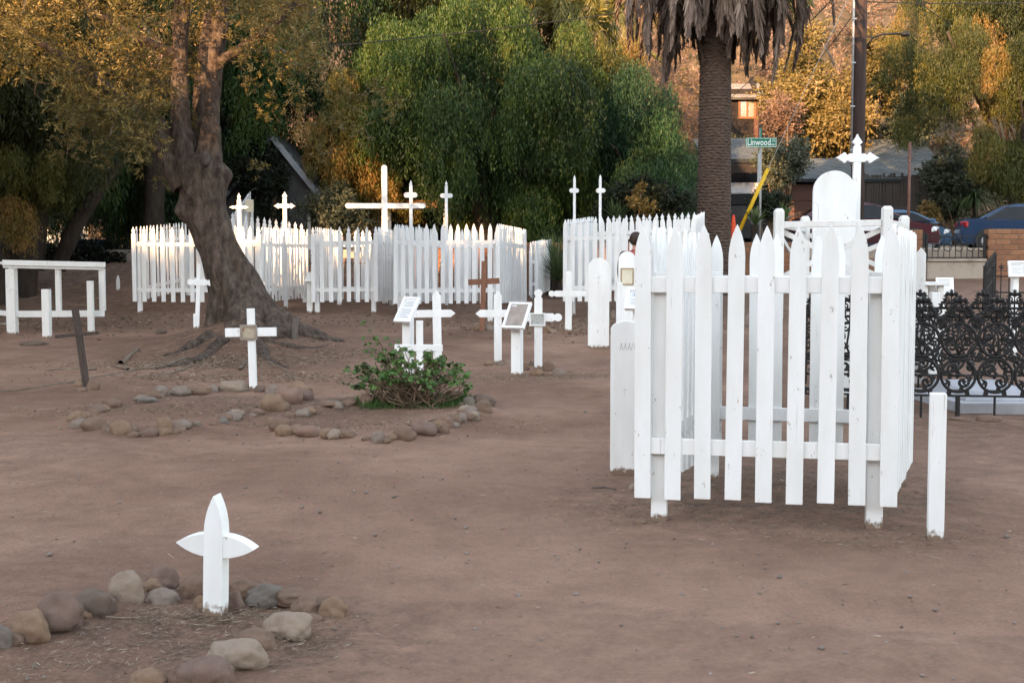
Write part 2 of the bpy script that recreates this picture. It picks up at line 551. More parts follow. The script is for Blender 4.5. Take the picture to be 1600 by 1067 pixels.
# ---- unseen ridge added behind the camera, its crest shaped to shade the scene
PV = np.array([0.87, -0.5])
LH = np.array([0.5, 0.87])
GP = GX * PV[0] + GY * PV[1]
GS = GX * LH[0] + GY * LH[1]
SHADE_RIDGE_S = -60.0
prof_p = [-120, -60, -40, -26, -22.5, -20.4, -19, -16.8, -15.8, -15, -14.2, -13.3, -12.8, -12, -8, 0, 10, 40, 120]
prof_h = [11, 9, 8, 7.6, 6.3, 6.15, 6.8, 7.0, 8.4, 7.4, 6.7, 7.2, 12.5, 14.5, 15.5, 16, 16, 14, 10]  # crest heights set by where the shadow edge should fall
pp_ = np.concatenate([np.arange(-120, -30, 4.0), np.arange(-30, 14, .4), np.arange(14, 121, 4.0)])
ss_ = np.arange(-92, -27, 2.0)
RP, RS = np.meshgrid(pp_, ss_)
RHT = np.interp(RP, prof_p, prof_h) + math.tan(SUN_EL) * (-SHADE_RIDGE_S)
RHT = RHT + (vnoise(RP * .8, RS * 0 + 3, 7) - .5) * .7 + (vnoise(RP * 2.2, RS * 0 + 9, 8) - .5) * .5
RZ = RHT * np.clip(1 - np.abs(RS - SHADE_RIDGE_S) / 32.0, 0, 1) ** 1.1 - .3

ny, nx = GX.shape
gv = np.stack([GX, GY, GZ], -1).reshape(-1, 3)
ii = np.arange(ny * nx).reshape(ny, nx)
quads = np.stack([ii[:-1, :-1], ii[:-1, 1:], ii[1:, 1:], ii[1:, :-1]], -1).reshape(-1, 4)
def np_mesh(name, v, q, mat, smooth=True):
    me = bpy.data.meshes.new(name)
    me.vertices.add(len(v)); me.vertices.foreach_set('co', np.ascontiguousarray(v, np.float32).ravel())
    me.loops.add(q.size); me.loops.foreach_set('vertex_index', q.astype(np.int32).ravel())
    me.polygons.add(len(q)); me.polygons.foreach_set('loop_start', np.arange(0, q.size, q.shape[1], dtype=np.int32))
    if smooth: me.polygons.foreach_set('use_smooth', np.ones(len(q), bool))
    me.materials.append(mat); me.update(calc_edges=True)
    return me

def ground_mat():
    m, nt, b = new_mat('packed_earth')
    co = coords(nt, (1, 1, 1), True)
    def nz(scale, det=6, ro=.6, vec=co):
        n = nd(nt, 'ShaderNodeTexNoise', Scale=scale, Detail=det, Roughness=ro)
        nt.links.new(vec, n.inputs['Vector']); return n.outputs[0]
    big = ramp(nt, nz(.38, 7, .62), [(.33, (.152, .088, .059)), (.48, (.22, .131, .091)), (.64, (.30, .188, .135))])
    med = ramp(nt, nz(4.5, 8, .7), [(.3, (.76, .74, .72)), (.5, (.97, .97, .97)), (.72, (1.1, 1.09, 1.08))])
    c = mix(nt, 1.0, big, med, 'MULTIPLY')
    fine = ramp(nt, nz(55, 4, .7), [(.3, (.72, .7, .68)), (.6, (1.05, 1.04, 1.03))])
    c = mix(nt, 1.0, c, fine, 'MULTIPLY')
    vo = nd(nt, 'ShaderNodeTexVoronoi', Scale=38); nt.links.new(co, vo.inputs['Vector'])
    c = mix(nt, ramp(nt, vo.outputs['Distance'], [(.05, (1, 1, 1)), (.11, (0, 0, 0))]), c, ramp(nt, vo.outputs['Color'], [(.2, (.09, .06, .045)), (.6, (.2, .15, .12)), (.9, (.42, .37, .32))]))
    pale_front = nd(nt, 'ShaderNodeAttribute', attribute_name='path')  # mask of paler ground colour, strongest at the front centre
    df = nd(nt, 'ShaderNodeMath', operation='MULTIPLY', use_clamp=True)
    nt.links.new(pale_front.outputs['Fac'], df.inputs[0]); nt.links.new(ramp(nt, nz(2.2, 7, .65), [(.3, (.25, .25, .25)), (.6, (.9, .9, .9))]), df.inputs[1])
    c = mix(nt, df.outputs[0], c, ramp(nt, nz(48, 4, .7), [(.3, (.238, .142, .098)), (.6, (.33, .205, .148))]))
    at = nd(nt, 'ShaderNodeAttribute', attribute_name='litter')
    pat = ramp(nt, nz(6, 8, .75), [(.36, (0, 0, 0)), (.58, (1, 1, 1))])
    lf = nd(nt, 'ShaderNodeMath', operation='MULTIPLY', use_clamp=True)
    nt.links.new(at.outputs['Fac'], lf.inputs[0]); nt.links.new(pat, lf.inputs[1])
    crumbs = ramp(nt, nz(42, 5, .75), [(.3, (.05, .032, .023)), (.5, (.105, .068, .048)), (.68, (.2, .145, .105)), (.8, (.34, .27, .2))])
    c = mix(nt, lf.outputs[0], c, crumbs)
    # scrubby hillside beyond the street
    sep = nd(nt, 'ShaderNodeSeparateXYZ'); nt.links.new(co, sep.inputs[0])
    mr = nd(nt, 'ShaderNodeMapRange'); mr.inputs['From Min'].default_value = 43.5; mr.inputs['From Max'].default_value = 47
    nt.links.new(sep.outputs['Y'], mr.inputs['Value'])
    scrub = ramp(nt, nz(.9, 8, .7), [(.3, (.035, .034, .016)), (.5, (.085, .06, .035)), (.7, (.15, .095, .06))])
    c = mix(nt, mr.outputs[0], c, scrub)
    nt.links.new(c, b.inputs['Base Color'])
    b.inputs['Roughness'].default_value = .95
    b.inputs['Specular IOR Level'].default_value = .15
    mp3 = nd(nt, 'ShaderNodeMapping'); mp3.inputs['Scale'].default_value = (1, .8, 1); nt.links.new(co, mp3.inputs[0])
    p0 = bump(nt, b, nz(3.4, 4, .55, mp3.outputs[0]), .7, .09)
    p = bump(nt, b, nz(9, 8, .7), .75, .035, p0)
    bump(nt, b, nz(70, 5, .7), .6, .008, p)
    return m
MT['ground'] = ground_mat()
gme = np_mesh('ground', gv, quads, MT['ground'])
def gau(cx, cy, rx, ry, a=1.0): return a * np.exp(-((GX - cx) / rx) ** 2 - ((GY - cy) / ry) ** 2)
LIT = gau(-4.4, 20.2, 2.6, 2.0, 1.2) + gau(1.7, 7.6, 1.5, 1.4, .95) + gau(-1.35, 4.8, .75, .6, 1.0) + gau(-3.2, 12.8, 1.4, .6, .8) + gau(-1.2, 12.9, 1.3, .6, .8) + gau(.1, 16.2, 1.6, .9, .6) + gau(1.2, 9, .6, 1, .4)
LIT = LIT + .9 * sst(22.5, 25.5, GY) * (1 - sst(5, 9, GX)) + .5 * sst(9, 11.5, GY) * sst(2.4, 4, GX) + .35 * (vnoise(GX * .5, GY * .5, 11) > .62)
PALE_FRONT = gau(1.2, 4.4, 1.9, 1.3) + gau(.2, 6.2, 1.2, 1.2, .8) + gau(-.6, 8.5, 1.2, 1.6, .5) + gau(2.6, 3.6, 1.4, .8, .6)  # patches where the ground colour is mixed paler
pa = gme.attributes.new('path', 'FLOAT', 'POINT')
pa.data.foreach_set('value', np.clip(PALE_FRONT, 0, 1).astype(np.float32).ravel())
la = gme.attributes.new('litter', 'FLOAT', 'POINT')
la.data.foreach_set('value', np.clip(LIT, 0, 1).astype(np.float32).ravel())
tag(obj('ground', gme), kind='structure')

ry_, rx_ = RP.shape
jj = np.arange(ry_ * rx_).reshape(ry_, rx_)
shade_ridge_v = np.stack([RP * PV[0] + RS * LH[0], RP * PV[1] + RS * LH[1], RZ], -1).reshape(-1, 3)
tag(obj('hill', np_mesh('hill', shade_ridge_v, np.stack([jj[:-1, :-1], jj[:-1, 1:], jj[1:, 1:], jj[1:, :-1]], -1).reshape(-1, 4), MT['ground'])), kind='structure')  # added shade ridge, out of view behind the camera

# street, kerb and pavement
MT['asphalt'] = noisy('asphalt', (.035, .035, .036), (.065, .063, .062), 3, rough=.9, bmp=.4, bdist=.01, bscale=120)
MT['concrete'] = noisy('old_concrete', (.2, .165, .13), (.31, .26, .21), 2.2, rough=.9, bmp=.4, bdist=.01, bscale=40, c3=(.25, .21, .17))
MT['slab'] = noisy('pale_stone', (.34, .34, .36), (.46, .46, .48), 5, rough=.6, bmp=.1)
xs0, xs1 = -60, 60
def road_z(y): return 1.90
tag(MB().add([(xs0, 35.2, 1.5), (xs1, 35.2, 1.5), (xs1, 42.4, 1.5), (xs0, 42.4, 1.5), (xs0, 35.2, 1.9), (xs1, 35.2, 1.9), (xs1, 42.4, 1.9), (xs0, 42.4, 1.9)], [(3, 2, 1, 0), (4, 5, 6, 7), (0, 1, 5, 4), (1, 2, 6, 5), (2, 3, 7, 6), (3, 0, 4, 7)]).build('road', MT['asphalt']), kind='structure')
tag(MB().box(xs0, xs1, 32.95, 35.0, 1.5, 1.93).build('pavement', MT['concrete']), kind='structure')
tag(MB().box(xs0, xs1, 35.003, 35.2, 1.5, 2.0).build('kerb', MT['concrete'], bevel=.02), kind='structure')
tag(MB().box(xs0, xs1, 42.4, 42.6, 1.5, 2.17).build('kerb', MT['concrete'], bevel=.02), kind='structure')

# ------------------------------------------------------------------ boundary wall of brick
MT['brick'] = []
for k, (a, b_) in enumerate([((.17, .075, .038), (.23, .11, .058)), ((.14, .064, .036), (.20, .095, .053)), ((.2, .096, .048), (.25, .125, .068))]):
    MT['brick'].append(noisy('adobe_brick', a, b_, 9, rough=.9, bmp=.5, bdist=.01, bscale=40))
MT['mortar'] = noisy('sandy_mortar', (.15, .10, .07), (.2, .145, .105), 8, rough=.95, bmp=.4)
brick_mes = [[MB().box(-.19, .19, -.155, .155, 0, .125).mesh('brick', mm, bevel=.012) for mm in MT['brick']],
             [MB().box(-.093, .093, -.155, .155, 0, .125).mesh('brick', mm, bevel=.012) for mm in MT['brick']]]
def brick_wall(x0, x1, y, z0, rows, label):
    nb = max(1, round((x1 - x0) / .4))
    x1 = x0 + nb * .4
    w = empty('brick_wall', (x0, y, z0), label, 'wall')
    MB().box(0.01, x1 - x0 - .01, -.14, .14, -.5, rows * .14 - .006).build('mortar', MT['mortar'], w)
    for r in range(rows):
        off = .2 if r % 2 else 0
        x = 0.0
        while x < x1 - x0 - 1e-3:
            half = (off and x == 0) or (x1 - x0 - x < .3)
            L = .2 if half else .4
            me = random.choice(brick_mes[1 if half else 0])
            obj('brick', me, w, (x + L / 2, random.uniform(-.006, .006), r * .14), (0, 0, random.choice((0, PI))))
            x += L
    return w
def X(px, d): return (px - CX) / F_PX * d
WY = 32.45
brick_wall(X(1538, WY), X(1700, WY), WY, 1.07, 10, 'reddish brick wall on the right, beside the blue sedan')
brick_wall(X(1437, WY) - .8, X(1437, WY), WY, 1.05, 10, 'short brick pier left of the street gate fence, below the maroon car')
brick_wall(X(1128, WY), X(1235, WY), WY, 1.0, 8, 'brick wall between the palm trunk and the tall white frame')
brick_wall(X(648, WY), X(1088, WY), WY, .85, 9, 'brick boundary wall behind the white picket fences')
cw = empty('retaining_wall', (X(1444, WY) + .02, WY, 1.0), 'low beige concrete retaining wall under the iron street fence', 'wall')
wl_ = X(1538, WY) - X(1444, WY) - .04
MB().box(0, wl_, -.12, .14, -.3, .60).build('wall_face', MT['concrete'], cw, bevel=.01)
MB().box(0, wl_, -.17, .16, .603, .68).build('coping', MT['concrete'], cw, bevel=.012)

# earth bank and planting beds are part of the ground sheet

# ------------------------------------------------------------------ houses, garage, carport
def shingle_mat(name, a, b_):
    m, nt, b = new_mat(name)
    co = coords(nt)
    br = nd(nt, 'ShaderNodeTexBrick', Scale=1.0)
    br.inputs['Brick Width'].default_value = .28; br.inputs['Row Height'].default_value = .16; br.inputs['Mortar Size'].default_value = .012
    br.inputs['Color1'].default_value = rgb(a); br.inputs['Color2'].default_value = rgb(b_); br.inputs['Mortar'].default_value = rgb(tuple(.4 * c for c in a))
    nt.links.new(co, br.inputs['Vector'])
    n = nd(nt, 'ShaderNodeTexNoise', Scale=1.5, Detail=6); nt.links.new(co, n.inputs['Vector'])
    c = mix(nt, 1, br.outputs[0], ramp(nt, n.outputs[0], [(.3, (.7, .7, .7)), (.7, (1.15, 1.15, 1.15))]), 'MULTIPLY')
    nt.links.new(c, b.inputs['Base Color']); b.inputs['Roughness'].default_value = .9
    bump(nt, b, br.outputs['Fac'], .6, .02)
    return m
MT['shingle'] = shingle_mat('grey_shingles', (.058, .066, .066), (.1, .108, .105))
MT['shingle_pale'] = shingle_mat('pale_shingles', (.2, .17, .14), (.27, .23, .19))
MT['siding'] = noisy('dark_brown_siding', (.012, .008, .006), (.026, .017, .013), 5, (.4, .4, 8), bmp=.4)
MT['garage_door'] = noisy('red_brown_door', (.07, .032, .022), (.11, .052, .037), 4, (.4, .4, 6), bmp=.2)
MT['stucco'] = noisy('grey_painted_wood', (.17, .175, .185), (.23, .24, .25), 4, bmp=.2)
MT['grey_wall'] = noisy('dark_grey_wall', (.05, .047, .045), (.08, .076, .072), 3, bmp=.2)
MT['white_trim'] = noisy('white_trim', (.66, .66, .64), (.74, .74, .72), 5, bmp=.1)
MT['orange_trim'] = noisy('orange_brown_trim', (.14, .06, .025), (.2, .09, .04), 5, bmp=.1)
MT['pane'] = noisy('window_pane', (.16, .16, .14), (.26, .25, .21), .7, rough=.06, bmp=0, spec=.8)
MT['plank_fence'] = noisy('grey_fence_planks', (.022, .018, .015), (.06, .05, .043), 4, (3, 3, .4), bmp=.4)

def roof_slab(name, a, b_, c, d, th, mat, parent):
    """thin roof plane through four corners (eave left, eave right, ridge right, ridge left), local UV-like coords lie in its own plane"""
    a, b_, c, d = map(Vector, (a, b_, c, d))
    xax = (b_ - a).normalized(); n = xax.cross(d - a).normalized(); yax = n.cross(xax)
    M = Matrix((xax, yax, n)).transposed()
    MI = M.inverted()
    q = [MI @ (p - a) for p in (a, b_, c, d)]
    v = [(p.x, p.y, 0) for p in q] + [(p.x, p.y, -th) for p in q]
    f = [(0, 1, 2, 3), (7, 6, 5, 4), (0, 4, 5, 1), (1, 5, 6, 2), (2, 6, 7, 3), (3, 7, 4, 0)]
    o = MB().add(v, f).build(name, mat, parent, a, M.to_euler())
    return o

# the garage with grey shingle roof and dark siding
D = 44.0
def ZZ(py, d): return P(800, py, d).z
gx0, gx1 = X(1208, D), X(1386, D)
zb = gz(gx0 + 1, D) - .3
g = empty('garage', (gx0, D, zb), 'dark brown garage with grey shingle roof behind the round-topped white board', 'garage')
ez, rz_ = ZZ(281, D) - zb, ZZ(247, D + 2.4) - zb
W_ = gx1 - gx0
MB().box(0.25, W_ - .2, 0, .2, 0, ez).build('wall', MT['siding'], g)
MB().box(0.25, .45, .2, 5, 0, ez).build('wall', MT['siding'], g)
for k in range(11):
    MB().box(.2, W_ - .15, -.035, 0, .1 + k * .3, .1 + k * .3 + .27).build('siding_board', MT['siding'], g) if .1 + k * .3 + .27 < ez else None
roof_slab('roof', (-.1, -.5, ez), (W_ + .3, -.5, ez), (W_ + .3, 2.6, rz_), (1.8, 2.6, rz_), .12, MT['shingle'], g)
roof_slab('roof', (-.1, 5.6, ez), (-.1, -.5, ez), (1.8, 2.6, rz_), (1.8, 2.6001, rz_), .12, MT['shingle'], g)
dr = MB().box(X(1231, D) - gx0, X(1335, D) - gx0, -.075, -.04, 0, ZZ(294, D) - zb).build('garage_door', MT['garage_door'], g)
for k in range(4):
    MB().box(X(1233, D) - gx0, X(1333, D) - gx0, -.1, -.077, .1 + k * .62, .62 + k * .62).build('door_panel', MT['garage_door'], dr, bevel=.02)
fr = MB(); xa, xb, zt = X(1231, D) - gx0, X(1335, D) - gx0, ZZ(294, D) - zb
fr.box(xa - .12, xa, -.11, -.04, 0, zt + .12).box(xa, xb, -.11, -.04, zt, zt + .12).box(xb, xb + .12, -.11, -.04, 0, zt + .12)
fr.build('door_frame', MT['garage_door'], g)

# the house roof behind the plank fence
D = 47.0
hx0, hx1 = X(1346, D), X(1470, D)
zb = gz(hx0, D) - .4
h = empty('house', (hx0, D, zb), 'low house with long grey shingle roof behind the dark plank fence', 'house')
W_ = hx1 - hx0
ez, rz_ = ZZ(276, D) - zb, ZZ(218, D + 3.5) - zb
MB().box(.3, W_, .4, .6, 0, ez).build('wall', MT['orange_trim'], h)
MB().box(.3, .5, .6, 6, 0, ez).build('wall', MT['siding'], h)
roof_slab('roof', (-.3, -.2, ez), (W_ + .3, -.2, ez), (W_ + .3, 3.6, rz_), (1.2, 3.6, rz_), .12, MT['shingle'], h)
roof_slab('roof', (-.3, 7, ez), (-.3, -.2, ez), (1.2, 3.6, rz_), (1.2, 3.601, rz_), .12, MT['shingle'], h)
MB().box(-.3, W_ + .3, -.27, -.205, ez - .22, ez - .02).build('fascia', MT['siding'], h)
w_ = MB().box(2.3, 3.1, .36, .395, ez - .9, ez - .25).build('window', MT['pane'], h)
MB().box(2.22, 3.18, .3, .36, ez - .98, ez - .9).box(2.22, 3.18, .3, .36, ez - .25, ez - .17).build('window_frame', MT['siding'], w_)

# plank fence across the street
D = 43.6
fx0, fx1 = X(1346, D), X(1446, D)
zb = gz(fx0 + 1, D) - .02
pf = empty('plank_fence', (fx0, D, zb), 'dark weathered vertical plank fence behind the cars', 'fence')
n = 24; wd = (fx1 - fx0) / n
pl = [MB().box(-wd / 2 + .006, wd / 2 - .006, -.012, .012, 0, hh).mesh('plank', MT['plank_fence']) for hh in (2.62, 2.68, 2.74)]
for k in range(n):
    obj('plank', random.choice(pl), pf, (wd * (k + .5), random.uniform(-.01, .01), 0), (0, random.uniform(-.008, .008), 0))
MB().box(0, fx1 - fx0, .03, .09, .5, .6).build('rail', MT['plank_fence'], pf)
MB().box(0, fx1 - fx0, .03, .09, 2.0, 2.1).build('rail', MT['plank_fence'], pf)

# carport with grey roof; a covered pickup in its shade
D = 46.0
cx0, cx1 = X(1120, D), X(1210, D)
zb = gz(cx0, D) - .2
cp = empty('carport', (cx0, D, zb), 'dark open carport with grey shingle roof right of the palm trunk', 'carport')
W_ = cx1 - cx0
ez = ZZ(250, D) - zb; rz_ = ZZ(216, D + 2.5) - zb
roof_slab('roof', (-.6, -.4, ez), (W_, -.4, ez), (W_ + .2, 2.6, rz_), (-.6, 2.6, rz_), .15, MT['shingle'], cp)
MB().box(-.6, W_, 4.6, 4.8, 0, ez + .4).build('back_wall', MT['siding'], cp)
MB().box(W_ - .25, W_ - .05, -.2, 4.6, 0, ez - .1).build('side_wall', MT['siding'], cp)
MB().box(-.6, -.4, -.2, 4.6, 0, ez - .1).build('side_wall', MT['siding'], cp)
MB().box(-.6, W_, -.3, -.1, ez - .5, ez - .17).build('beam', MT['siding'], cp)

# small dark house up on the hill with its sunlit gable roof
D = 54.0
hx0 = X(1136, D); zb = ZZ(262, D)
h = empty('hillside_house', (hx0, D, zb), 'small dark wooden house up the hill with sunlit shingle roof', 'house')
ez = ZZ(150, D) - zb; W_ = X(1180, D) - hx0
MB().box(-.6, W_, 0, .15, -2.5, ez + .3).build('wall', MT['siding'], h)
v = [(W_ + .001, 0, -2.5), (W_ + .001, 2.2, -2.5), (W_ + .001, 2.2, ez), (W_ + .001, 1.1, ez + 1.0), (W_ + .001, 0, ez)]
gm = MB(); k5 = [(p[0] - .15, p[1], p[2]) for p in v]
gm.add(v + k5, [(0, 1, 2, 3, 4), (9, 8, 7, 6, 5), (0, 5, 6, 1), (1, 6, 7, 2), (2, 7, 8, 3), (3, 8, 9, 4), (4, 9, 5, 0)])
gm.build('gable_wall', MT['siding'], h)
rz_ = ZZ(131, D + 1.1) - zb
roof_slab('roof', (-.8, -.35, ez - .12), (W_ + .3, -.35, ez - .12), (W_ + .3, 1.1, rz_), (-.8, 1.1, rz_), .1, MT['shingle_pale'], h)
roof_slab('roof', (W_ + .3, 2.6, ez - .15), (-.8, 2.6, ez - .15), (-.8, 1.1, rz_), (W_ + .3, 1.1, rz_), .1, MT['shingle_pale'], h)
wi = MB().box(X(1153, D) - hx0, X(1174, D) - hx0, -.03, -.002, ZZ(183, D) - zb, ZZ(153, D) - zb).build('window', MT['pane'], h)
xa, xb, za, zc = X(1153, D) - hx0, X(1174, D) - hx0, ZZ(183, D) - zb, ZZ(153, D) - zb
fm = MB()
for (p, q, r_, s_) in ((xa - .09, xa, za - .09, zc + .09), (xb, xb + .09, za - .09, zc + .09), (xa, xb, za - .09, za), (xa, xb, zc, zc + .09), ((xa + xb) / 2 - .03, (xa + xb) / 2 + .03, za, zc)):
    fm.box(p, q, -.08, -.031, r_, s_)
fm.build('window_frame', MT['orange_trim'], wi)
MB().box(W_ - .16, W_ + .03, -.07, -.003, -1.2, ez).build('corner_board', MT['garage_door'], h)

# white gable house behind the left fences
D = 35.6
hx0 = X(398, D); zb = gz(hx0 + 1, D) - .3
h = empty('gable_house', (hx0, D, zb), 'pale house with steep grey gable behind the left picket fences', 'house')
v = [(0, 0, 0), (X(506, D) - hx0, 0, 0), (X(506, D) - hx0, 0, ZZ(318, D) - zb), (X(432, D) - hx0, 0, ZZ(222, D) - zb), (X(340, D) - hx0, 0, ZZ(335, D) - zb), (X(340, D) - hx0, 0, 0)]
out = [(p[0], p[2]) for p in (v[5], v[1], v[2], v[3], v[4])]
MB().prism(out, 0, .2).build('gable_wall', MT['grey_wall'], h)
wx0, wx1 = X(402, D) - hx0, X(432, D) - hx0
MB().box(wx0, wx1, -.06, -.003, ZZ(300, D) - zb, ZZ(252, D) - zb).build('panel', MT['stucco'], h)
a, b_ = Vector((v[3][0], 0, v[3][2])), Vector((v[2][0], 0, v[2][2]))
MB().beam(a + Vector((0, -.3, .1)), b_ + Vector((.15, -.3, -.05)), .08, .16).build('barge_board', MT['stucco'], h)
sl = (b_ - a)
roof_slab('roof', (a.x, -.25, a.z + .12), (a.x, 8, a.z + .12), (b_.x + .2, 8, b_.z - .05), (b_.x + .2, -.25, b_.z - .05), .1, MT['shingle'], h)
roof_slab('roof', (v[4][0], -.25, v[4][2]), (v[4][0], 8, v[4][2]), (a.x, 8, a.z + .12), (a.x, -.25, a.z + .12), .1, MT['shingle'], h)

# low carport of red timber behind the tall white cross
D = 35.5
cx0, cx1 = X(612, D), X(694, D); zb = gz(cx0, D)
cp = empty('pergola', (cx0, D, zb), 'low reddish timber shelter behind the tall white cross', 'shelter')
W_ = cx1 - cx0; ez = ZZ(322, D) - zb
MB().box(-.3, W_ + .2, -.2, 0, ez - .05, ez + .16).build('beam', MT['orange_trim'], cp)
MB().box(-.3, W_ + .2, 0.003, 2.6, ez + .02, ez + .1).build('roof', MT['orange_trim'], cp)
for xx in (-.1, W_):
    MB().box(xx, xx + .11, -.16, -.05, 0, ez - .053).build('post', MT['white_trim'], cp)
    MB().box(xx, xx + .11, 2.3, 2.41, 0, ez + .017).build('post', MT['white_trim'], cp)
MB().box(-.3, W_ + .2, 2.45, 2.55, 0, ez).build('back_wall', MT['siding'], cp)

# ------------------------------------------------------------------ utility pole, wires, sign, guy guard, cone
D = 34.3
pp = P(1338, 400, D); zb = gz(pp.x, D)
up_ = empty('utility_pole', (pp.x, D, zb), 'tall dark wooden utility pole behind the ornate white cross', 'utility pole')
MB().lathe([(.185, -.2), (.18, 3), (.17, 9.5), (.16, 11.5)], 20).build('pole', MT['pole_wood'], up_, smooth=True)
MB().bar((-.21, -.06, 2.6), (-.2, -.06, 11), .035, 8).build('conduit', MT['galv'], up_, smooth=True)
for z in (3.0, 4.2, 5.4, 6.6):
    MB().box(-.25, -.12, -.11, -.06, z, z + .04).build('strap', MT['galv'], up_)
am = MB().tube([(.16, -.02, 5.85), (.35, -.04, 6.12), (.62, -.06, 6.2), (1.1, -.08, 6.22)], .028, 8).build('lamp_arm', MT['black'], up_, smooth=True)
MB().lathe([(.02, -.06), (.1, -.05), (.13, 0), (.08, .06), (.02, .08)], 12, (1.22, -.08, 6.2)).build('lamp_head', MT['black'], am, smooth=True)
def wire(a, b_, sag, label, r=.014):
    a, b_ = Vector(a), Vector(b_)
    pts = [a.lerp(b_, t) - Vector((0, 0, sag * 4 * t * (1 - t))) for t in np.linspace(0, 1, 17)]
    o = MB().tube([p - a for p in pts], r, 5).build('cable', MT['black'], None, a, smooth=True)
    tag(o, label, 'cable', 'overhead cables')
wire(P(395, 82, 30.5), P(1328, -42, 34.3), .25, 'thin cable running across the big green tree to the pole')
wire(P(1110, 182, 52), P(1329, -30, 34.3), .1, 'dark cable falling from the pole to the hillside house')
wire(P(1224, 160, 60), P(1330, 28, 34.3), .1, 'dark cable dropping left of the pole over the dry hill')
wire(P(1345, 3, 34.3), P(1640, 4, 37), .05, 'level cable right of the pole at the top edge')
wire(P(1345, -60, 34.3), P(1640, 140, 60), .1, 'slanting cable over the hill at the far right')

D = 34.6
pp = P(1188, 360, D); zb = gz(pp.x, D)
MT['sign_green'] = noisy('sign_green', (.004, .16, .085), (.006, .19, .1), 3, rough=.4, bmp=0)
MT['sign_white'] = noisy('sign_white_print', (.75, .77, .75), (.8, .82, .8), 3, rough=.4, bmp=0)
ss = empty('street_sign', (pp.x, D, zb), 'green street name sign reading Linwood on a grey pole', 'street sign')
zs0, zs1 = ZZ(230.5, D) - zb, ZZ(215.5, D) - zb
MB().bar((0, .04, -.1), (-.02, .04, zs1 + .27), .036, 10).build('pole', MT['galv'], ss, smooth=True)
MB().box(-.1, -.035, .0, .06, zs0 - 1.0, zs0 - .15).build('small_plate', MT['galv'], ss)
xa, xb = X(1162, D) - pp.x, X(1210, D) - pp.x
bl = MB().box(xa, xb, -.012, 0, zs0, zs1).build('sign_blade', MT['sign_green'], ss, bevel=.003)
MB().box(-.03, .01, -.002, .02, zs1, zs1 + .27).build('cross_blade', MT['sign_green'], ss)
bd = MB(); t = .012
bd.box(xa + .012, xb - .012, -.0145, -.0125, zs0 + .012, zs0 + .012 + t).box(xa + .012, xb - .012, -.0145, -.0125, zs1 - .012 - t, zs1 - .012)
bd.box(xa + .012, xa + .012 + t, -.0145, -.0125, zs0 + .024, zs1 - .024).box(xb - .012 - t, xb - .012, -.0145, -.0125, zs0 + .024, zs1 - .024)
bd.build('border', MT['sign_white'], bl)
def text(s, size, loc, mat, parent, rot=(PI / 2, 0, 0), name='lettering', sx=1.0, bold=0.0):
    cu = bpy.data.curves.new(name, 'FONT'); cu.body = s; cu.size = size; cu.extrude = .0008; cu.offset = bold; cu.resolution_u = 2
    tmp = bpy.data.objects.new(name, cu); COL.objects.link(tmp)
    dg = bpy.context.evaluated_depsgraph_get()
    me = bpy.data.meshes.new_from_object(tmp.evaluated_get(dg))
    bpy.data.objects.remove(tmp); bpy.data.curves.remove(cu)
    me.materials.clear(); me.materials.append(mat)
    o = obj(name, me, parent, loc, rot); o.scale = (sx, 1, 1)
    return o
text('Linwood', .255, (xa + .045, -.0135, zs0 + .055), MT['sign_white'], bl, sx=.74, bold=.004)
text('ST', .08, (xb - .13, -.0135, zs0 + .15), MT['sign_white'], bl, bold=.001)
text('2400', .07, (xb - .17, -.0135, zs0 + .05), MT['sign_white'], bl, sx=.8, bold=.001)

MT['yellow'] = noisy('yellow_plastic', (.62, .36, .012), (.7, .43, .02), 3, rough=.5, bmp=0)
D = 33.8
a, b_ = P(1153, 366, D), P(1200, 264, D)
gg = empty('guy_wire_guard', a, 'slanting yellow guy wire guard in front of the street sign', 'guy guard')
MB().bar((0, 0, 0), b_ - a, .055, 10).build('guard', MT['yellow'], gg, smooth=True)
e = b_ - a
MB().bar(e * .98, e + Vector((2.9, 0, 6.3)), .007, 5).build('guy_wire', MT['galv'], gg)
MB().bar(e * -.35, (0, 0, 0), .02, 6).build('anchor_rod', MT['galv'], gg)

MT['cone'] = noisy('orange_cone', (.62, .05, .015), (.7, .08, .02), 3, rough=.5, bmp=0)
D = 36.2
c0 = P(1146, 351, D)
c0.z = road_z(D)
dz = ZZ(336, D) - c0.z
cn = empty('traffic_cone', c0, 'orange traffic cone on the street right of the palm trunk', 'traffic cone')
MB().box(-.2, .2, -.2, .2, 0, .04).build('base', MT['cone'], cn, bevel=.01)
MB().lathe([(.16, .04), (.12, dz * .4), (.1, dz * .55), (.035, dz - .01), (.02, dz)], 16).build('cone', MT['cone'], cn, smooth=True)
dg_ = D + 1.0
rp = P(1418, 410, 33.2)
rs = empty('sign_post', (rp.x, 33.2, gz(rp.x, 33.2)), 'thin brown steel post between the maroon car and the plank fence', 'post')
MB().bar((0, 0, 0), (0, 0, ZZ(222, 33.2) - gz(rp.x, 33.2)), .04, 10).build('post', MT['rust_iron'], rs, smooth=True)
MB().box(-.1, .1, -.03, .03, ZZ(247, 33.2) - gz(rp.x, 33.2), ZZ(245.5, 33.2) - gz(rp.x, 33.2)).build('collar', MT['rust_iron'], rs)

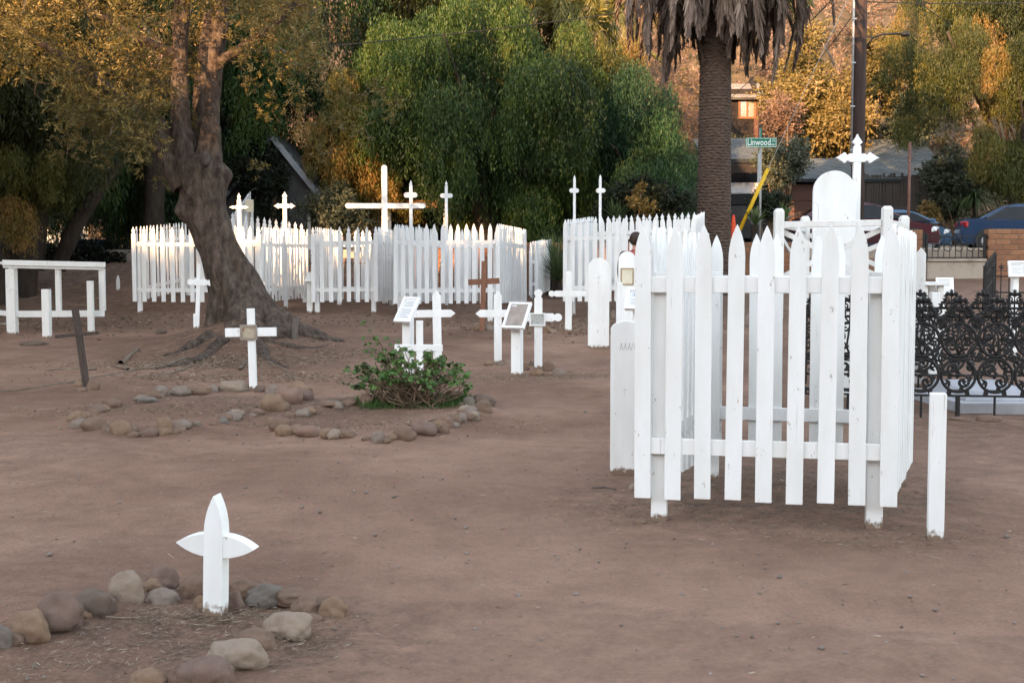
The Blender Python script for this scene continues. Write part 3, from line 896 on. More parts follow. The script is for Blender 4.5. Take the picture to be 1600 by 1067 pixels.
# the lit notice on a post and bins and things behind the left fences
D = 33.0
lp = P(391, 400, D)
MT['notice'] = noisy('yellowed_notice', (.62, .52, .38), (.72, .62, .46), 30, bmp=.1)
ls = empty('notice_board', (lp.x, D, gz(lp.x, D)), 'small yellowed notice on a post behind the left picket fence', 'notice')
zb = gz(lp.x, D)
MB().box(-.11, .11, -.02, .0, ZZ(332, D) - zb, ZZ(312, D) - zb).build('panel', MT['notice'], ls, bevel=.01)
MB().box(-.03, .03, .003, .05, 0, ZZ(316, D) - zb).build('post', MT['twig'], ls)
MT['blue'] = noisy('blue_plastic', (.006, .03, .09), (.008, .04, .12), 3, rough=.5, bmp=0)
for k, (px, lab) in enumerate(((134, 'blue wheeled bin standing left, deep in the shade of the trees'), (167, 'blue wheeled bin standing right, nearest the left picket fence'))):
    D = 36.0
    bp = P(px, 400, D); zb = gz(bp.x, D)
    bn = empty('wheeled_bin', (bp.x, D, zb), lab, 'bin', 'blue bins in the shade')
    h_ = ZZ(378, D) - zb
    MB().add([(-.24, -.24, .05), (.24, -.24, .05), (.24, .24, .05), (-.24, .24, .05), (-.31, -.31, h_), (.31, -.31, h_), (.31, .31, h_), (-.31, .31, h_)],
             [(3, 2, 1, 0), (4, 5, 6, 7), (0, 1, 5, 4), (1, 2, 6, 5), (2, 3, 7, 6), (3, 0, 4, 7)]).build('body', MT['blue'], bn)
    MB().box(-.34, .34, -.36, .34, h_ + .003, h_ + .07).build('lid', MT['blue'], bn, bevel=.02)
    for sx in (-.2, .2):
        MB().tube([(sx - .03, .28, .12), (sx + .03, .28, .12)], .12, 12).build('wheel', MT['rubber'], bn)
# ------------------------------------------------------------------ outlines of boards
def end_pts(style, w):
    """(u, v) from the left shoulder over the tip to the right shoulder; u = 0 at the tip, negative towards the board"""
    h = w / 2
    if style == 'square':
        L = [(0, h)]
    elif style == 'pointed':
        L = [(-.62 * w, h), (0, 0)]
    elif style == 'gothic':
        L = [(-1.9 * w, h), (-1.45 * w, .465 * w), (-1.0 * w, .385 * w), (-.6 * w, .27 * w), (-.25 * w, .13 * w), (0, .015 * w)]
    elif style == 'gothic_arm':
        L = [(-1.4 * w, h), (-1.1 * w, .47 * w), (-.75 * w, .385 * w), (-.45 * w, .27 * w), (-.2 * w, .14 * w), (0, .015 * w)]
    elif style == 'arrow':
        L = [(-.5 * w, h), (-.12 * w, .13 * w), (0, .03 * w)]
    elif style == 'round':
        L = [(-h + h * math.sin(a), h * math.cos(a)) for a in np.linspace(0, PI / 2, 8)]
    elif style == 'lobed':
        L = [(-1.12 * w, h), (-1.06 * w, .40 * w), (-.97 * w, .37 * w)] + [(-.5 * w + .5 * w * math.cos(a), .5 * w * math.sin(a)) for a in np.linspace(R(140), 0, 10)]
    elif style == 'ornate':
        L = [(-1.7 * w, h), (-1.45 * w, .28 * w), (-1.1 * w, .66 * w), (-.75 * w, .42 * w), (-.3 * w, .12 * w), (0, .01 * w)]
    elif style == 'spire':
        L = [(-1.75 * w, h), (-1.55 * w, .34 * w), (-1.35 * w, .22 * w), (-1.2 * w, .30 * w), (-1.0 * w, .42 * w), (-.75 * w, .36 * w), (-.4 * w, .16 * w), (0, .02 * w)]
    elif style == 'beads':
        L = [(-2.6 * w, h)]
        for c in (-2.05, -1.25, -.5):
            r = {-2.05: .46, -1.25: .40, -.5: .30}[c]
            L += [(c * w + r * w * math.cos(a), r * w * math.sin(a)) for a in np.linspace(R(150), R(30), 5)]
        L += [(0, .03 * w)]
    elif style == 'knob':
        L = [(-1.5 * w, h), (-1.25 * w, .25 * w), (-1.05 * w, .25 * w)] + [(-.5 * w + .52 * w * math.cos(a), .52 * w * math.sin(a)) for a in np.linspace(R(140), 0, 9)]
    Rt = [(u, -v) for u, v in reversed(L)]
    if abs(L[-1][1]) < 1e-6: Rt = Rt[1:]
    return L + Rt

def upright(w, top, style, x=0, bottom=-.12):
    return [(x + w / 2, bottom)] + [(x - v, top + u) for u, v in reversed(end_pts(style, w))][:] + [(x - w / 2, bottom)]

def crossbar(w, xl, xr, z, style):
    e = end_pts(style, w)
    return [(xr + u, z - v) for u, v in reversed(e)] + [(xl - u, z + v) for u, v in reversed(e)]

def px_scale(d): return d / F_PX

def cross(label, px, pb, top, al, ar, ac, ah, pw, style='pointed', style_arm=None, mat='white', th=.06, rz=0.0, tilt=0.0, lean=0.0, group=None, d=None, name='wooden_cross', bev=.003, cat='cross', arm_tilt=0.0, arm_in=False):
    """all sizes are read in photograph pixels at the cross's own distance"""
    if d is None:
        g = G(px, pb); d = g.y
    else:
        q = P(px, pb, d); g = Vector((q.x, d, gz(q.x, d)))
    s = px_scale(d)
    zt = P(px, top, d).z - g.z
    zc = P(px, ac, d).z - g.z
    t = empty(name, g, label, cat, group, rz)
    t.rotation_euler = (lean, tilt, rz)
    w = pw * s; hw = ah * s
    MB().prism(upright(w, zt, style), -th / 2, th / 2).build('post', MT[mat], t, bevel=bev)
    ca, sa = math.cos(arm_tilt), math.sin(arm_tilt)
    co_ = [(x * ca + z * sa, zc - x * sa + z * ca) for x, z in crossbar(hw, (al - px) * s, (ar - px) * s, 0, style_arm or style)]
    c = MB().prism(co_, -th / 2 - (-.007 if arm_in else .004), th / 2 + (-.007 if arm_in else .004)).build('crossbar', MT[mat], t, bevel=bev)
    return t, s, d

C1, s1, d1 = cross('white cross with leaf-shaped pointed arms in the front ring of stones', 337, 962, 772, 275, 403, 850, 36, 31, 'gothic', 'gothic_arm', th=.08, rz=R(-8), tilt=R(1.5), arm_tilt=R(2), bev=.004, arm_in=True)

C2, s, d = cross('slim white cross with a rusty framed picture, in front of the big olive trunk', 396, 611, 482, 355, 435, 519, 13.5, 11, 'square', rz=R(-4), th=.06, tilt=R(-1.2))
MT['frame_wood'] = noisy('frame_wood', (.2, .16, .12), (.3, .25, .2), 8, bmp=.2)
MT['rust_photo'] = noisy('rusted_picture', (.30, .25, .17), (.4, .34, .25), 16, bmp=.1, c3=(.2, .085, .035))
def plaque(parent, xc, zc, w, h, fr, matf, matp, y=-.05, name='plaque'):
    f = MB()
    f.box(xc - w / 2, xc - w / 2 + fr, y - .018, y, zc - h / 2, zc + h / 2).box(xc + w / 2 - fr, xc + w / 2, y - .018, y, zc - h / 2, zc + h / 2)
    f.box(xc - w / 2 + fr, xc + w / 2 - fr, y - .018, y, zc - h / 2, zc - h / 2 + fr).box(xc - w / 2 + fr, xc + w / 2 - fr, y - .018, y, zc + h / 2 - fr, zc + h / 2)
    o = f.build(name + '_frame', MT[matf], parent, bevel=.002)
    MB().box(xc - w / 2 + fr, xc + w / 2 - fr, y - .008, y, zc - h / 2 + fr, zc + h / 2 - fr).build(name, MT[matp], o)
    return o
plaque(C2, -3 * s, P(396, 519, d).z - C2.location.z, 27 * s, 24 * s, 4 * s, 'frame_wood', 'rust_photo', -.036)

cross('small white cross half hidden behind the left of the olive trunk', 308, 514, 412, 291, 331, 441, 10, 6.5, 'lobed', 'lobed', th=.05, rz=R(10), tilt=R(2.5))
C4, s, d = cross('white cross with pointed arms right of the slanted sign behind the bush', 684, 566, 454, 620, 713, 490, 11.5, 13, 'pointed', th=.08, tilt=R(-.8))
cross('white cross with pointed arms left of the dark-faced sign', 778, 568, 454, 743, 812, 490, 11.5, 12, 'pointed', th=.08)
C6, s, d = cross('white cross with rounded lobed ends and a small framed plaque', 841, 577, 452, 805, 878, 496, 12.5, 12.5, 'lobed', th=.07)
MT['plaque_grey'] = noisy('etched_grey_plaque', (.25, .25, .23), (.5, .5, .47), 45, bmp=.2)
plaque(C6, -1.5 * s, P(841, 499, d).z - C6.location.z, 25 * s, 20.5 * s, 2.4 * s, 'white_old', 'plaque_grey', -.042)
cross('white cross with lobed ends in front of the fence near the standing person', 888, 518, 423, 857, 917, 459, 9.5, 10, 'lobed', th=.07, rz=R(3))
C8, s, d = cross('low white cross with wide flat bar standing in the bush', 656, 592, 501, 617, 692, 543.5, 10.5, 10.5, 'square', th=.06, rz=R(-3))
cross('plain brown wooden cross in front of the long white picket fence', 753, 517, 408, 729, 778, 440, 9, 8, 'square', th=.05, arm_in=True, mat='brown_wood', tilt=R(2), arm_tilt=R(-5), bev=.002)
cross('dark weathered wooden cross leaning to the left, stones at its foot', 135, 604, 483, 99, 166, 522, 5, 9.5, 'square', th=.06, mat='stake_wood', tilt=R(-7), arm_tilt=R(2), bev=.003)

# tall crosses inside the far plots (the ground hides behind the fences: given by their distance)
cross('tallest white cross with long thin arms behind the left picket fences', 602, 492, 258, 541, 666, 322, 8, 8.5, 'round', 'round', th=.1, d=29.0, mat='white_far', tilt=R(.0), bev=.004)
cross('thin white cross just right of the tallest cross', 643, 492, 282, 632, 653, 305, 8, 5, 'gothic', 'round', th=.04, d=28.4, mat='white_far', bev=0)
cross('thin white cross with a carved spire standing alone left of the green tree', 698, 492, 283, 688.5, 708, 306, 7, 4.5, 'spire', 'round', th=.04, d=28.4, mat='white_far', bev=0)
cross('thin white cross on the left of the pair behind the person', 897, 480, 274, 889, 904, 298, 7, 4, 'gothic', 'round', th=.04, d=26.6, mat='white_far', bev=0)
cross('thin white cross on the right of the pair behind the person', 937, 480, 273, 930.5, 945, 298, 7, 4, 'gothic', 'round', th=.04, d=26.2, mat='white_far', bev=0)
cross('white carved cross close to the right side of the olive trunk', 376, 490, 302, 361, 391, 324, 6, 6, 'spire', 'spire', th=.05, d=29.0, mat='white_far', bev=0)
cross('sunlit white carved cross standing on its own above the left picket fence', 447, 490, 300, 430, 464, 322, 6.5, 6, 'ornate', 'ornate', th=.05, d=28.2, mat='white_far', bev=0)
cross('tall ornate white cross with arrow-tipped arms in front of the utility pole', 1332, 640, 210, 1298, 1366, 247, 13, 11.5, 'ornate', 'ornate', th=.05, d=13.9)

# ------------------------------------------------------------------ headboards
def headboard(label, px, pb, top, wpx, th=.045, d=None, mat='white', rz=0.0, style='round', group=None, flat=1.0):
    if d is None:
        g = G(px, pb); d = g.y
    else:
        q = P(px, pb, d); g = Vector((q.x, d, gz(q.x, d)))
    s = px_scale(d); zt = P(px, top, d).z - g.z; w = wpx * s
    t = empty('headboard', g, label, 'headboard', group, rz)
    out = upright(w, zt, style)
    if flat != 1.0:
        zs = zt - w / 2
        out = [(x, zs + (z - zs) * flat + (w / 2) * (1 - flat) if z > zs else z + (0 if z < 0 else (w / 2) * (1 - flat))) for x, z in out]
    b = MB().prism(out, -th / 2, th / 2).build('board', MT[mat], t, bevel=.004)
    return t, s, d, b
HB, s, d, b = headboard('white round-topped headboard standing close against the near picket fence', 978, 741, 501, 50, rz=R(-6), flat=.55)
zz_ = P(978, 541, d).z - HB.location.z
st = MB()
for k, (xx, a) in enumerate(((-9, .3), (-7.5, -.3), (-3, .35), (-1, -.3), (3.5, .3), (5, -.25), (8.5, .3), (12, .1), (14.5, -.3))):
    st.beam((xx * s - a * .02, -.0235, zz_ - .025), (xx * s + a * .02, -.0235, zz_ + .025), .001, .004)
MT['faded'] = noisy('faded_print', (.42, .40, .37), (.5, .48, .45), 20, bmp=0)
st.build('lettering', MT['faded'], b)
headboard('tall white round-topped headboard left of the one with a brass-framed plaque', 935, 545, 403, 33, rz=R(-2))
HB3, s, d, b = headboard('white round-topped headboard with a brass-framed plaque below the standing person', 979, 548, 393, 27, d=19.6)
MT['brass'] = noisy('brass_frame', (.3, .2, .09), (.4, .28, .13), 9, rough=.4, bmp=.1, metal=.4)
MT['cream'] = noisy('cream_plaque', (.58, .52, .38), (.72, .68, .55), 5, rough=.3, bmp=0)
plaque(HB3, 0, P(979, 432, d).z - HB3.location.z, 20 * s, 26 * s, 1.6 * s, 'brass', 'cream', -.024)
headboard('huge white round-topped headboard rising above the near picket fence', 1298, 640, 267, 66, d=13.4, th=.05)

def post(label, px, pb, top, wpx, d=None, style='square', th=None, mat='white', rz=0.0, name='post', group=None, tilt=0.0):
    if d is None:
        g = G(px, pb); d = g.y
    else:
        q = P(px, pb, d); g = Vector((q.x, d, gz(q.x, d)))
    s = px_scale(d); zt = P(px, top, d).z - g.z; w = wpx * s
    t = th or w
    o = MB().prism(upright(w, zt, style), -t / 2, t / 2).build(name, MT[mat], None, g, (0, tilt, rz), bevel=.004)
    return tag(o, label, 'post', group)
post('square white post with a chipped top standing alone right of the near picket fence', 1461, 843, 614, 24, rz=R(-13), th=.085)
post('slim white post left of the near headboard\'s top, before the person', 967, 600, 441, 9.5, d=14.6)
post('short white stub against the left foot of the olive trunk', 305.5, 515, 490, 6, rz=R(12))
post('little grey stump leaning in the roots right of the olive trunk', 460, 521, 498, 8, mat='grey_wood', tilt=R(6), d=19.7)
post('white post behind the plain brown cross', 766, 490, 434, 8, d=25.0, style='pointed', mat='white_far')
pk = post('small white picket standing alone in the shade left of the fences', 185, 469, 430, 5.5, d=30.2, style='gothic', th=.03, mat='white_far', name='picket_marker')
post('weathered white board with a broken jagged top right of the near picket fence', 1434, 640, 387, 15, d=14.8, th=.05, rz=R(-20), mat='white_old', style='pointed')
post('squat white post right of the jagged board, in front of the box frame', 1456.5, 640, 457, 12.5, d=16.0)

cpx = G(485, 490)
cpo = empty('capped_post', cpx, 'short white post with a weathered peaked cap against the middle picket fence', 'post')
s = px_scale(cpx.y); zt = P(485, 440, cpx.y).z - cpx.z
MB().box(-5 * s, 4 * s, -.06, .06, -.1, zt).build('post', MT['white_old'], cpo, bevel=.004)
hz = P(485, 425, cpx.y).z - cpx.z
MB().add([(-8 * s, -.14, zt), (8 * s, -.14, zt), (8 * s, .14, zt), (-8 * s, .14, zt), (-3 * s, -.04, hz), (6 * s, -.04, hz), (6 * s, .04, hz), (-3 * s, .04, hz)],
         [(3, 2, 1, 0), (4, 5, 6, 7), (0, 1, 5, 4), (1, 2, 6, 5), (2, 3, 7, 6), (3, 0, 4, 7)]).build('cap', MT['white_old'], cpo, bevel=.006)

# ------------------------------------------------------------------ reading signs
MT['paper'] = noisy('sign_paper', (.62, .62, .61), (.68, .68, .67), 6, rough=.35, bmp=0)
MT['paper_brown'] = noisy('faded_brown_sign', (.2, .16, .13), (.36, .31, .27), 7, rough=.3, bmp=.05)
MT['ink'] = noisy('grey_print', (.2, .2, .21), (.28, .28, .29), 30, bmp=0)
MT['ink_blue'] = noisy('blue_print', (.03, .07, .28), (.06, .1, .34), 30, bmp=0)
def sign(label, px, pb, d, postpx, wpx, hy0, hy1, rz, slope, paper, lines=9, blue=False, header=False):
    """a slanted reading board on a post; hy0 / hy1: pixel rows of its upper and lower edge"""
    if d is None:
        g = G(px, pb); d = g.y
    else:
        q = P(px, pb, d); g = Vector((q.x, d, gz(q.x, d)))
    s = px_scale(d)
    z1 = P(px, hy0, d).z - g.z; z0 = P(px, hy1, d).z - g.z
    t = empty('reading_sign', g, label, 'sign')
    pw = postpx * s
    MB().box(-pw / 2, pw / 2, -.05, .05, -.1, (z0 + z1) / 2).build('post', MT['white'], t, (0, 0, 0), (0, 0, rz), bevel=.004)
    w = wpx * s
    hgt = (z1 - z0) / math.cos(slope)
    brd = MB(); fr = .035
    brd.box(-w / 2, w / 2, -.012, .012, -hgt / 2, hgt / 2)
    bo = brd.build('board', MT['white_clean'], t, (0, -.06, (z0 + z1) / 2), (-slope, 0, rz), bevel=.002)
    f = MB()
    for q in ((-w / 2, -w / 2 + fr, -hgt / 2, hgt / 2), (w / 2 - fr, w / 2, -hgt / 2, hgt / 2), (-w / 2 + fr, w / 2 - fr, -hgt / 2, -hgt / 2 + fr), (-w / 2 + fr, w / 2 - fr, hgt / 2 - fr, hgt / 2)):
        f.box(q[0], q[1], -.03, -.0125, q[2], q[3])
    f.build('frame', MT['white_clean'], bo, bevel=.003)
    iw, ih = w / 2 - fr - .004, hgt / 2 - fr - .004
    MB().box(-iw, iw, -.016, -.0122, -ih, ih).build('panel', MT[paper], bo)
    ink = MB()
    m = .82 * iw
    for k in range(lines):
        zl = ih * .72 - k * 1.5 * ih / max(lines - 1, 1)
        if k == lines // 3: continue
        x1 = m * (1 if (k + 1) % 4 else .3) * random.uniform(.86, 1)
        ink.add([(-m, -.0165, zl), (x1, -.0165, zl), (x1, -.0165, zl + .055 * ih), (-m, -.0165, zl + .055 * ih)], [(0, 1, 2, 3)])
    ink.build('lettering', MT['ink'], bo)
    if blue:
        bl = MB(); bl.lathe([(.001, 0), (.045, .0005), (.04, .001)], 10)
        o = bl.build('emblem', MT['ink_blue'], bo, (.1 * iw, -.017, .55 * ih), (PI / 2, 0, 0))
    if header:
        MB().box(-.9 * iw, -.35 * iw, -.018, -.0163, .84 * ih, .95 * ih).build('heading', MT['paper'], bo)
    return t
sign('slanted white sign with a pale printed sheet, nearest above the bush', 638, 588, None, 15, 31, 466, 503, R(-32), R(38), 'paper')
sign('slanted white sign with a faded brown sheet, between the two middle crosses', 808, 588, None, 16, 38, 474, 513, R(-25), R(38), 'paper_brown', lines=0, header=True)
sign('slanted white sign with a blue emblem just left of the near picket fence', 994, 640, 12.0, 10, 36, 452, 484, R(-14), R(40), 'paper', blue=True)
sign('small upright white sign in front of the distant iron fence at the right edge', 1582.5, 560, 18.5, 9, 27, 408, 433, R(0), R(12), 'paper', lines=5)
sign('tilted white sign behind the box-shaped white frame', 1473, 500, 21.0, 8, 26, 435, 461, R(-15), R(30), 'paper', lines=5)

# white box frame near that sign
D = 17.0
q = P(1440, 500, D); bf = empty('box_frame', (q.x, D, gz(q.x, D)), 'small white open box frame on the ground behind the cast iron fence', 'frame')
s = px_scale(D); zt = P(1440, 446, D).z - bf.location.z
W_ = 34 * s; h_ = .42
m = MB()
m.box(-.06, W_ + .06, -.06, .5, zt, zt + .045)
m.build('top_board', MT['white_old'], bf, bevel=.004)
for xx in (0, W_ - .08):
    MB().box(xx, xx + .08, 0, .08, -.05, zt - .002).build('leg', MT['white_old'], bf, bevel=.003)
    MB().box(xx, xx + .08, .36, .44, -.05, zt - .002).build('leg', MT['white_old'], bf, bevel=.003)
MB().box(.08, W_ - .08, 0.003, .06, zt - h_, zt - h_ + .07).build('rail', MT['white_old'], bf, bevel=.003)

# ------------------------------------------------------------------ picket fences round the plots
def picket_mesh(style, w, top, bottom, th=.02, bev=0.0, mat='white', notch=False):
    if not notch:
        out = upright(w, top, style, 0, bottom)
    else:
        r = upright(w, top, style, 0, bottom)
        right = r[:1]; left = r[-1:]
        h = w / 2
        nt_ = []
        for zc in (.52, .62):
            z = bottom + (top - bottom) * zc
            nt_ += [(h, z - .02), (h * .72, z - .012), (h * .72, z + .012), (h, z + .02)]
        out = right + nt_ + r[1:-1] + [(-x, z) for x, z in reversed(nt_)] + left
    return MB().prism(out, -th / 2, th / 2).mesh('picket', MT[mat], bevel=bev)

def picket_plot(label, corners, sides, styles, top, gap, w, pitch, rails, post_w, mat='white_far', rail_h=.085, group='picket fences round burial plots', posts=(0, 1, 2, 3), bev=0.0, post_top=None, jitter=.006, notch=(), dz=None, z0=None, post_inset=.12, th=.02, widths=None):
    """corners front-left, front-right, back-right, back-left; sides: indices of the built sides (0 front, 1 right, 2 back, 3 left)"""
    c = [Vector(p) for p in corners]
    z = [gz(p.x, p.y) for p in c] if z0 is None else list(z0)
    root = empty('picket_fence', (c[0].x, c[0].y, z[0]), label, 'fence', group)
    meshes = {}
    cen = sum(c, Vector((0, 0))) / 4
    for sd in sides:
        a, b_ = c[sd], c[(sd + 1) % 4]
        za, zb = z[sd] - z[0], z[(sd + 1) % 4] - z[0]
        dv = b_ - a; L = dv.length; ang = math.atan2(dv.y, dv.x)
        nrm = Vector((dv.y, -dv.x)) / L
        if nrm.dot((a + b_) / 2 - cen) < 0: nrm = -nrm
        st_ = styles[sd] if isinstance(styles, (list, tuple)) else styles
        key = (st_, sd in notch)
        if key not in meshes: meshes[key] = picket_mesh(st_, w, top, gap, th, bev, mat, sd in notch)
        n = max(2, round(L / pitch) + 1)
        inset = .03 if sd == 3 else (-.004 if sd == 1 else 0)
        for k in range(n):
            t = k / (n - 1)
            if sd: t = (.5 * pitch + t * (L - pitch)) / L
            p = a + dv * t - nrm * inset
            o = obj('picket', meshes[key], root, (p.x - c[0].x, p.y - c[0].y, za + (zb - za) * t + random.uniform(-jitter, jitter)),
                    (random.uniform(-.006, .006), random.uniform(-.007, .007), ang))
        ro = -nrm * (.013 + th / 2)
        for rz_h in rails:
            q0 = a + ro; q1 = b_ + ro
            e = MB()
            off = .02
            v0 = Vector((q0.x - c[0].x, q0.y - c[0].y, za + rz_h)); v1 = Vector((q1.x - c[0].x, q1.y - c[0].y, zb + rz_h))
            dd = (v1 - v0).normalized()
            e.beam(v0 + dd * off, v1 - dd * off, .024, rail_h)
            e.build('rail', MT[mat], root, bevel=bev)
    pt = post_top or (max(rails) + .06)
    for k in posts:
        p = c[k]; inw = []
        q = p + (cen - p).normalized() * post_inset
        dv = c[1] - c[0]
        MB().box(-post_w / 2, post_w / 2, -post_w / 2, post_w / 2, -.1, pt).build('post', MT[mat], root, (q.x - c[0].x, q.y - c[0].y, z[k] - z[0]), (0, 0, math.atan2(dv.y, dv.x)), bevel=bev or .004)
    return root

# the near plot, built picket by picket
FL, FR, BR, BL = (.752, 6.935), (2.085, 6.665), (2.755, 8.33), (1.365, 8.62)
near_fence = picket_plot('nearest white picket fence round a burial plot, tall pickets on all four sides', [FL, FR, BR, BL], (0, 1, 2, 3), 'gothic', 1.71, .155, .092, .166, (.452, 1.378), .09, 'white', .092, posts=(0, 1, 2, 3), bev=.003, post_top=1.45, jitter=.008, post_inset=.13, th=.021)

# plot A, behind the olive trunk
def XY(px, d): return (X(px, d), d)
SP = dict(w=.092, pitch=.213, rails=(.53, 1.54), post_w=.09)
def zc4(cs, drop): return [gz(*cs[0]), gz(*cs[1]), gz(*cs[2]) - drop, gz(*cs[3]) - drop]
CA = [XY(211, 27.0), XY(407, 26.8), XY(483, 29.8), XY(292, 30.2)]
CB = [XY(490, 27.0), XY(587, 26.9), XY(617, 29.2), XY(528, 29.4)]
CC = [XY(618, 26.4), XY(778, 26.4), XY(823, 29.2), XY(676, 29.4)]
picket_plot('white picket fence with carved spire tips, sunlit at its left end behind the olive trunk', CA, (0, 1, 2, 3), 'spire', 1.92, .27, z0=zc4(CA, .16), **SP)
picket_plot('middle white picket fence with notched pickets, right of the capped post', CB, (0, 1, 2, 3), 'spire', 1.93, .27, z0=zc4(CB, .16), w=.092, pitch=.208, rails=(.54, 1.57), post_w=.1, notch=(0, 2, 1))
picket_plot('wide white picket fence behind the plain brown cross', CC, (0, 1, 2, 3), 'gothic', 2.0, .28, z0=zc4(CC, .2), w=.092, pitch=.172, rails=(.56, 1.6), post_w=.09)
picket_plot('small low white fence with beaded finials beyond the wide picket fence', [XY(829, 30.4), XY(838, 30.35), XY(861, 33.0 - .9), XY(850, 32.2)], (0, 1, 3), 'beads', 1.45, .12, w=.08, pitch=.17, rails=(.4, .95), post_w=.08)
picket_plot('white picket fence beside the standing person, left of the palm trunk', [XY(883, 26.0), XY(1082, 25.2), XY(1099, 27.6), XY(925, 28.6)], (0, 1, 2, 3), ['gothic', 'gothic', 'spire', 'spire'], 2.1, .36, w=.092, pitch=.158, rails=(.65, 1.7), post_w=.09)
picket_plot('white picket fence with carved tips farther back between the trunk and the sunlit cross', [XY(366, 32.0), XY(472, 32.0), XY(490, 34.0), XY(392, 34.2)], (0, 3), 'spire', 1.88, .2, w=.1, pitch=.16, rails=(.4, 1.3), post_w=.09)
picket_plot('sunlit white picket fence far behind the left edge of the trunk', [XY(248, 36.0), XY(312, 36.0), XY(318, 38.0), XY(262, 38.2)], (0, 3), 'pointed', 1.5, .1, w=.1, pitch=.2, rails=(.4, 1.2), post_w=.09)
picket_plot('low sunlit white picket fence seen under the trees at the far left', [XY(66, 37.0), XY(126, 37.0), XY(140, 39.0), XY(80, 39.2)], (0, 1), 'pointed', 1.0, .1, w=.1, pitch=.2, rails=(.3, .75), post_w=.09)

# ------------------------------------------------------------------ white frame enclosure, left edge
D = 22.6
q = P(20, 510, D); s = px_scale(D)
lf = empty('white_railing', (q.x, D, gz(q.x, D)), 'low open white railing of posts and rails at the left edge', 'railing')
z0 = lf.location.z
def zr(py): return P(20, py, D).z - z0
x_ = lambda px: (px - 20) * s
V2 = Vector((x_(150), .5, 0)) 
def at(t): return Vector((V2.x * t, V2.y * t, 0))
def rail(a, b_, w, h): return MB().beam(a, b_, w, h).build('rail', MT['white_old'], lf, bevel=.006)
rail(at(-.09) + Vector((0, 0, zr(410.5))), at(1.02) + Vector((0, 0, zr(414))), .24, .10)
rail(at(-.08) + Vector((0, -.02, zr(415) )), at(1.01) + Vector((0, -.02, zr(418.5))), .13, .09)
rail(at(0.0) + Vector((0, 0, zr(491))), at(1.0) + Vector((0, 0, zr(491.5))), .08, .12)
rail(Vector((-.06, .1, zr(411))), Vector((-1.8, 1.7, zr(411))), .2, .05)
rail(Vector((-.06, .1, zr(491))), Vector((-1.8, 1.7, zr(486))), .08, .09)
for t, w, b in ((0, .165, -.1), (.5, .09, zr(487)), (.98, .1, zr(487))):
    p = at(t)
    MB().box(p.x - w / 2, p.x + w / 2, p.y - w / 2 - .004, p.y + w / 2, b, zr(420)).build('post', MT['white_old'], lf, bevel=.006)
for p in (Vector((-.22, .6, 0)), Vector((-1.8, 1.7, 0))):
    MB().box(p.x - .06, p.x + .06, p.y - .06, p.y + .06, -.1, zr(418) + .1).build('post', MT['white_old'], lf, bevel=.006)
post('flaking white post with a split top in front of the white railing', 73.5, 512, 452, 11.5, d=21.8, mat='white_old', style='square')
post('broken white post at the right end of the white railing', 142, 492, 439, 8.5, d=22.9, mat='white_old', style='square')
MB_ = MB().box(-.35, .35, -.05, .05, 0, .05)
bb = G(2, 509)
tag(MB_.build('fallen_board', MT['white_old'], None, bb, (0, 0, .1), bevel=.004), 'white board lying on the ground at the left edge', 'board')

# ------------------------------------------------------------------ tall white frame with crossed braces behind the near plot
D = 12.9
q = P(1213, 640, D); s = px_scale(D)
tf = empty('braced_frame', (q.x, D, gz(q.x, D)), 'tall white frame of posts, top rails and crossed braces round the huge headboard', 'frame')
z0 = tf.location.z
p0 = Vector((0, 0)); p1 = Vector((X(1383.5, 12.5) - q.x, 12.5 - D)); p2 = Vector((X(1410, 14.7) - q.x, 14.7 - D)); p3 = Vector((X(1256, 15.2) - q.x, 15.2 - D))
tops = []
for p, py, w, dd in ((p0, 326, .095, D), (p1, 322, .095, 12.5), (p2, 337, .1, 14.7), (p3, 338, .1, 15.2)):
    zt = P(800, py, dd).z - z0
    gzz = gz(q.x + p.x, D + p.y) - z0
    m = MB(); h = w / 2
    m.add([(p.x - h, p.y - h, gzz + .95), (p.x + h, p.y - h, gzz + .95), (p.x + h, p.y + h, gzz + .95), (p.x - h, p.y + h, gzz + .95),
           (p.x - h, p.y - h, zt - .03), (p.x + h, p.y - h, zt - .03), (p.x + h, p.y + h, zt - .03), (p.x - h, p.y + h, zt - .03),
           (p.x - h * .6, p.y - h * .6, zt), (p.x + h * .6, p.y - h * .6, zt), (p.x + h * .6, p.y + h * .6, zt), (p.x - h * .6, p.y + h * .6, zt)],
          [(3, 2, 1, 0), (0, 1, 5, 4), (1, 2, 6, 5), (2, 3, 7, 6), (3, 0, 4, 7), (4, 5, 9, 8), (5, 6, 10, 9), (6, 7, 11, 10), (7, 4, 8, 11), (8, 9, 10, 11)])
    m.build('post', MT['white_old'], tf)
    MB().box(p.x - h * .9, p.x + h * .9, p.y - h * .9, p.y + h * .9, gzz - .2, gzz + .948).build('post_foot', MT['dark_wood'], tf)
    tops.append((Vector((p.x, p.y, zt)), zt))
def tz(p, dz): return Vector((p[0].x, p[0].y, p[1] - dz))
zrail = .17
for a, b_ in ((0, 1), (1, 2), (2, 3), (3, 0)):
    A, B = tz(tops[a], zrail), tz(tops[b_], zrail if b_ < 2 else .12)
    dv = (B - A).normalized() * .052
    MB().beam(A + dv, B - dv, .04, .065).build('top_rail', MT['white_old'], tf, bevel=.004)
for a, b_ in ((0, 1), (2, 3)):
    A, B = tz(tops[a], .22), tz(tops[b_], .75)
    A2, B2 = tz(tops[a], .75), tz(tops[b_], .22)
    n_ = Vector((0, .06 if a == 0 else -.06, 0))
    for u, w in ((A, B), (A2, B2)):
        dv = (w - u) * .03
        MB().beam(u + dv + n_, w - dv + n_, .02, .055).build('brace', MT['white_old'], tf, bevel=.002)
        n_ = n_ * 1.45
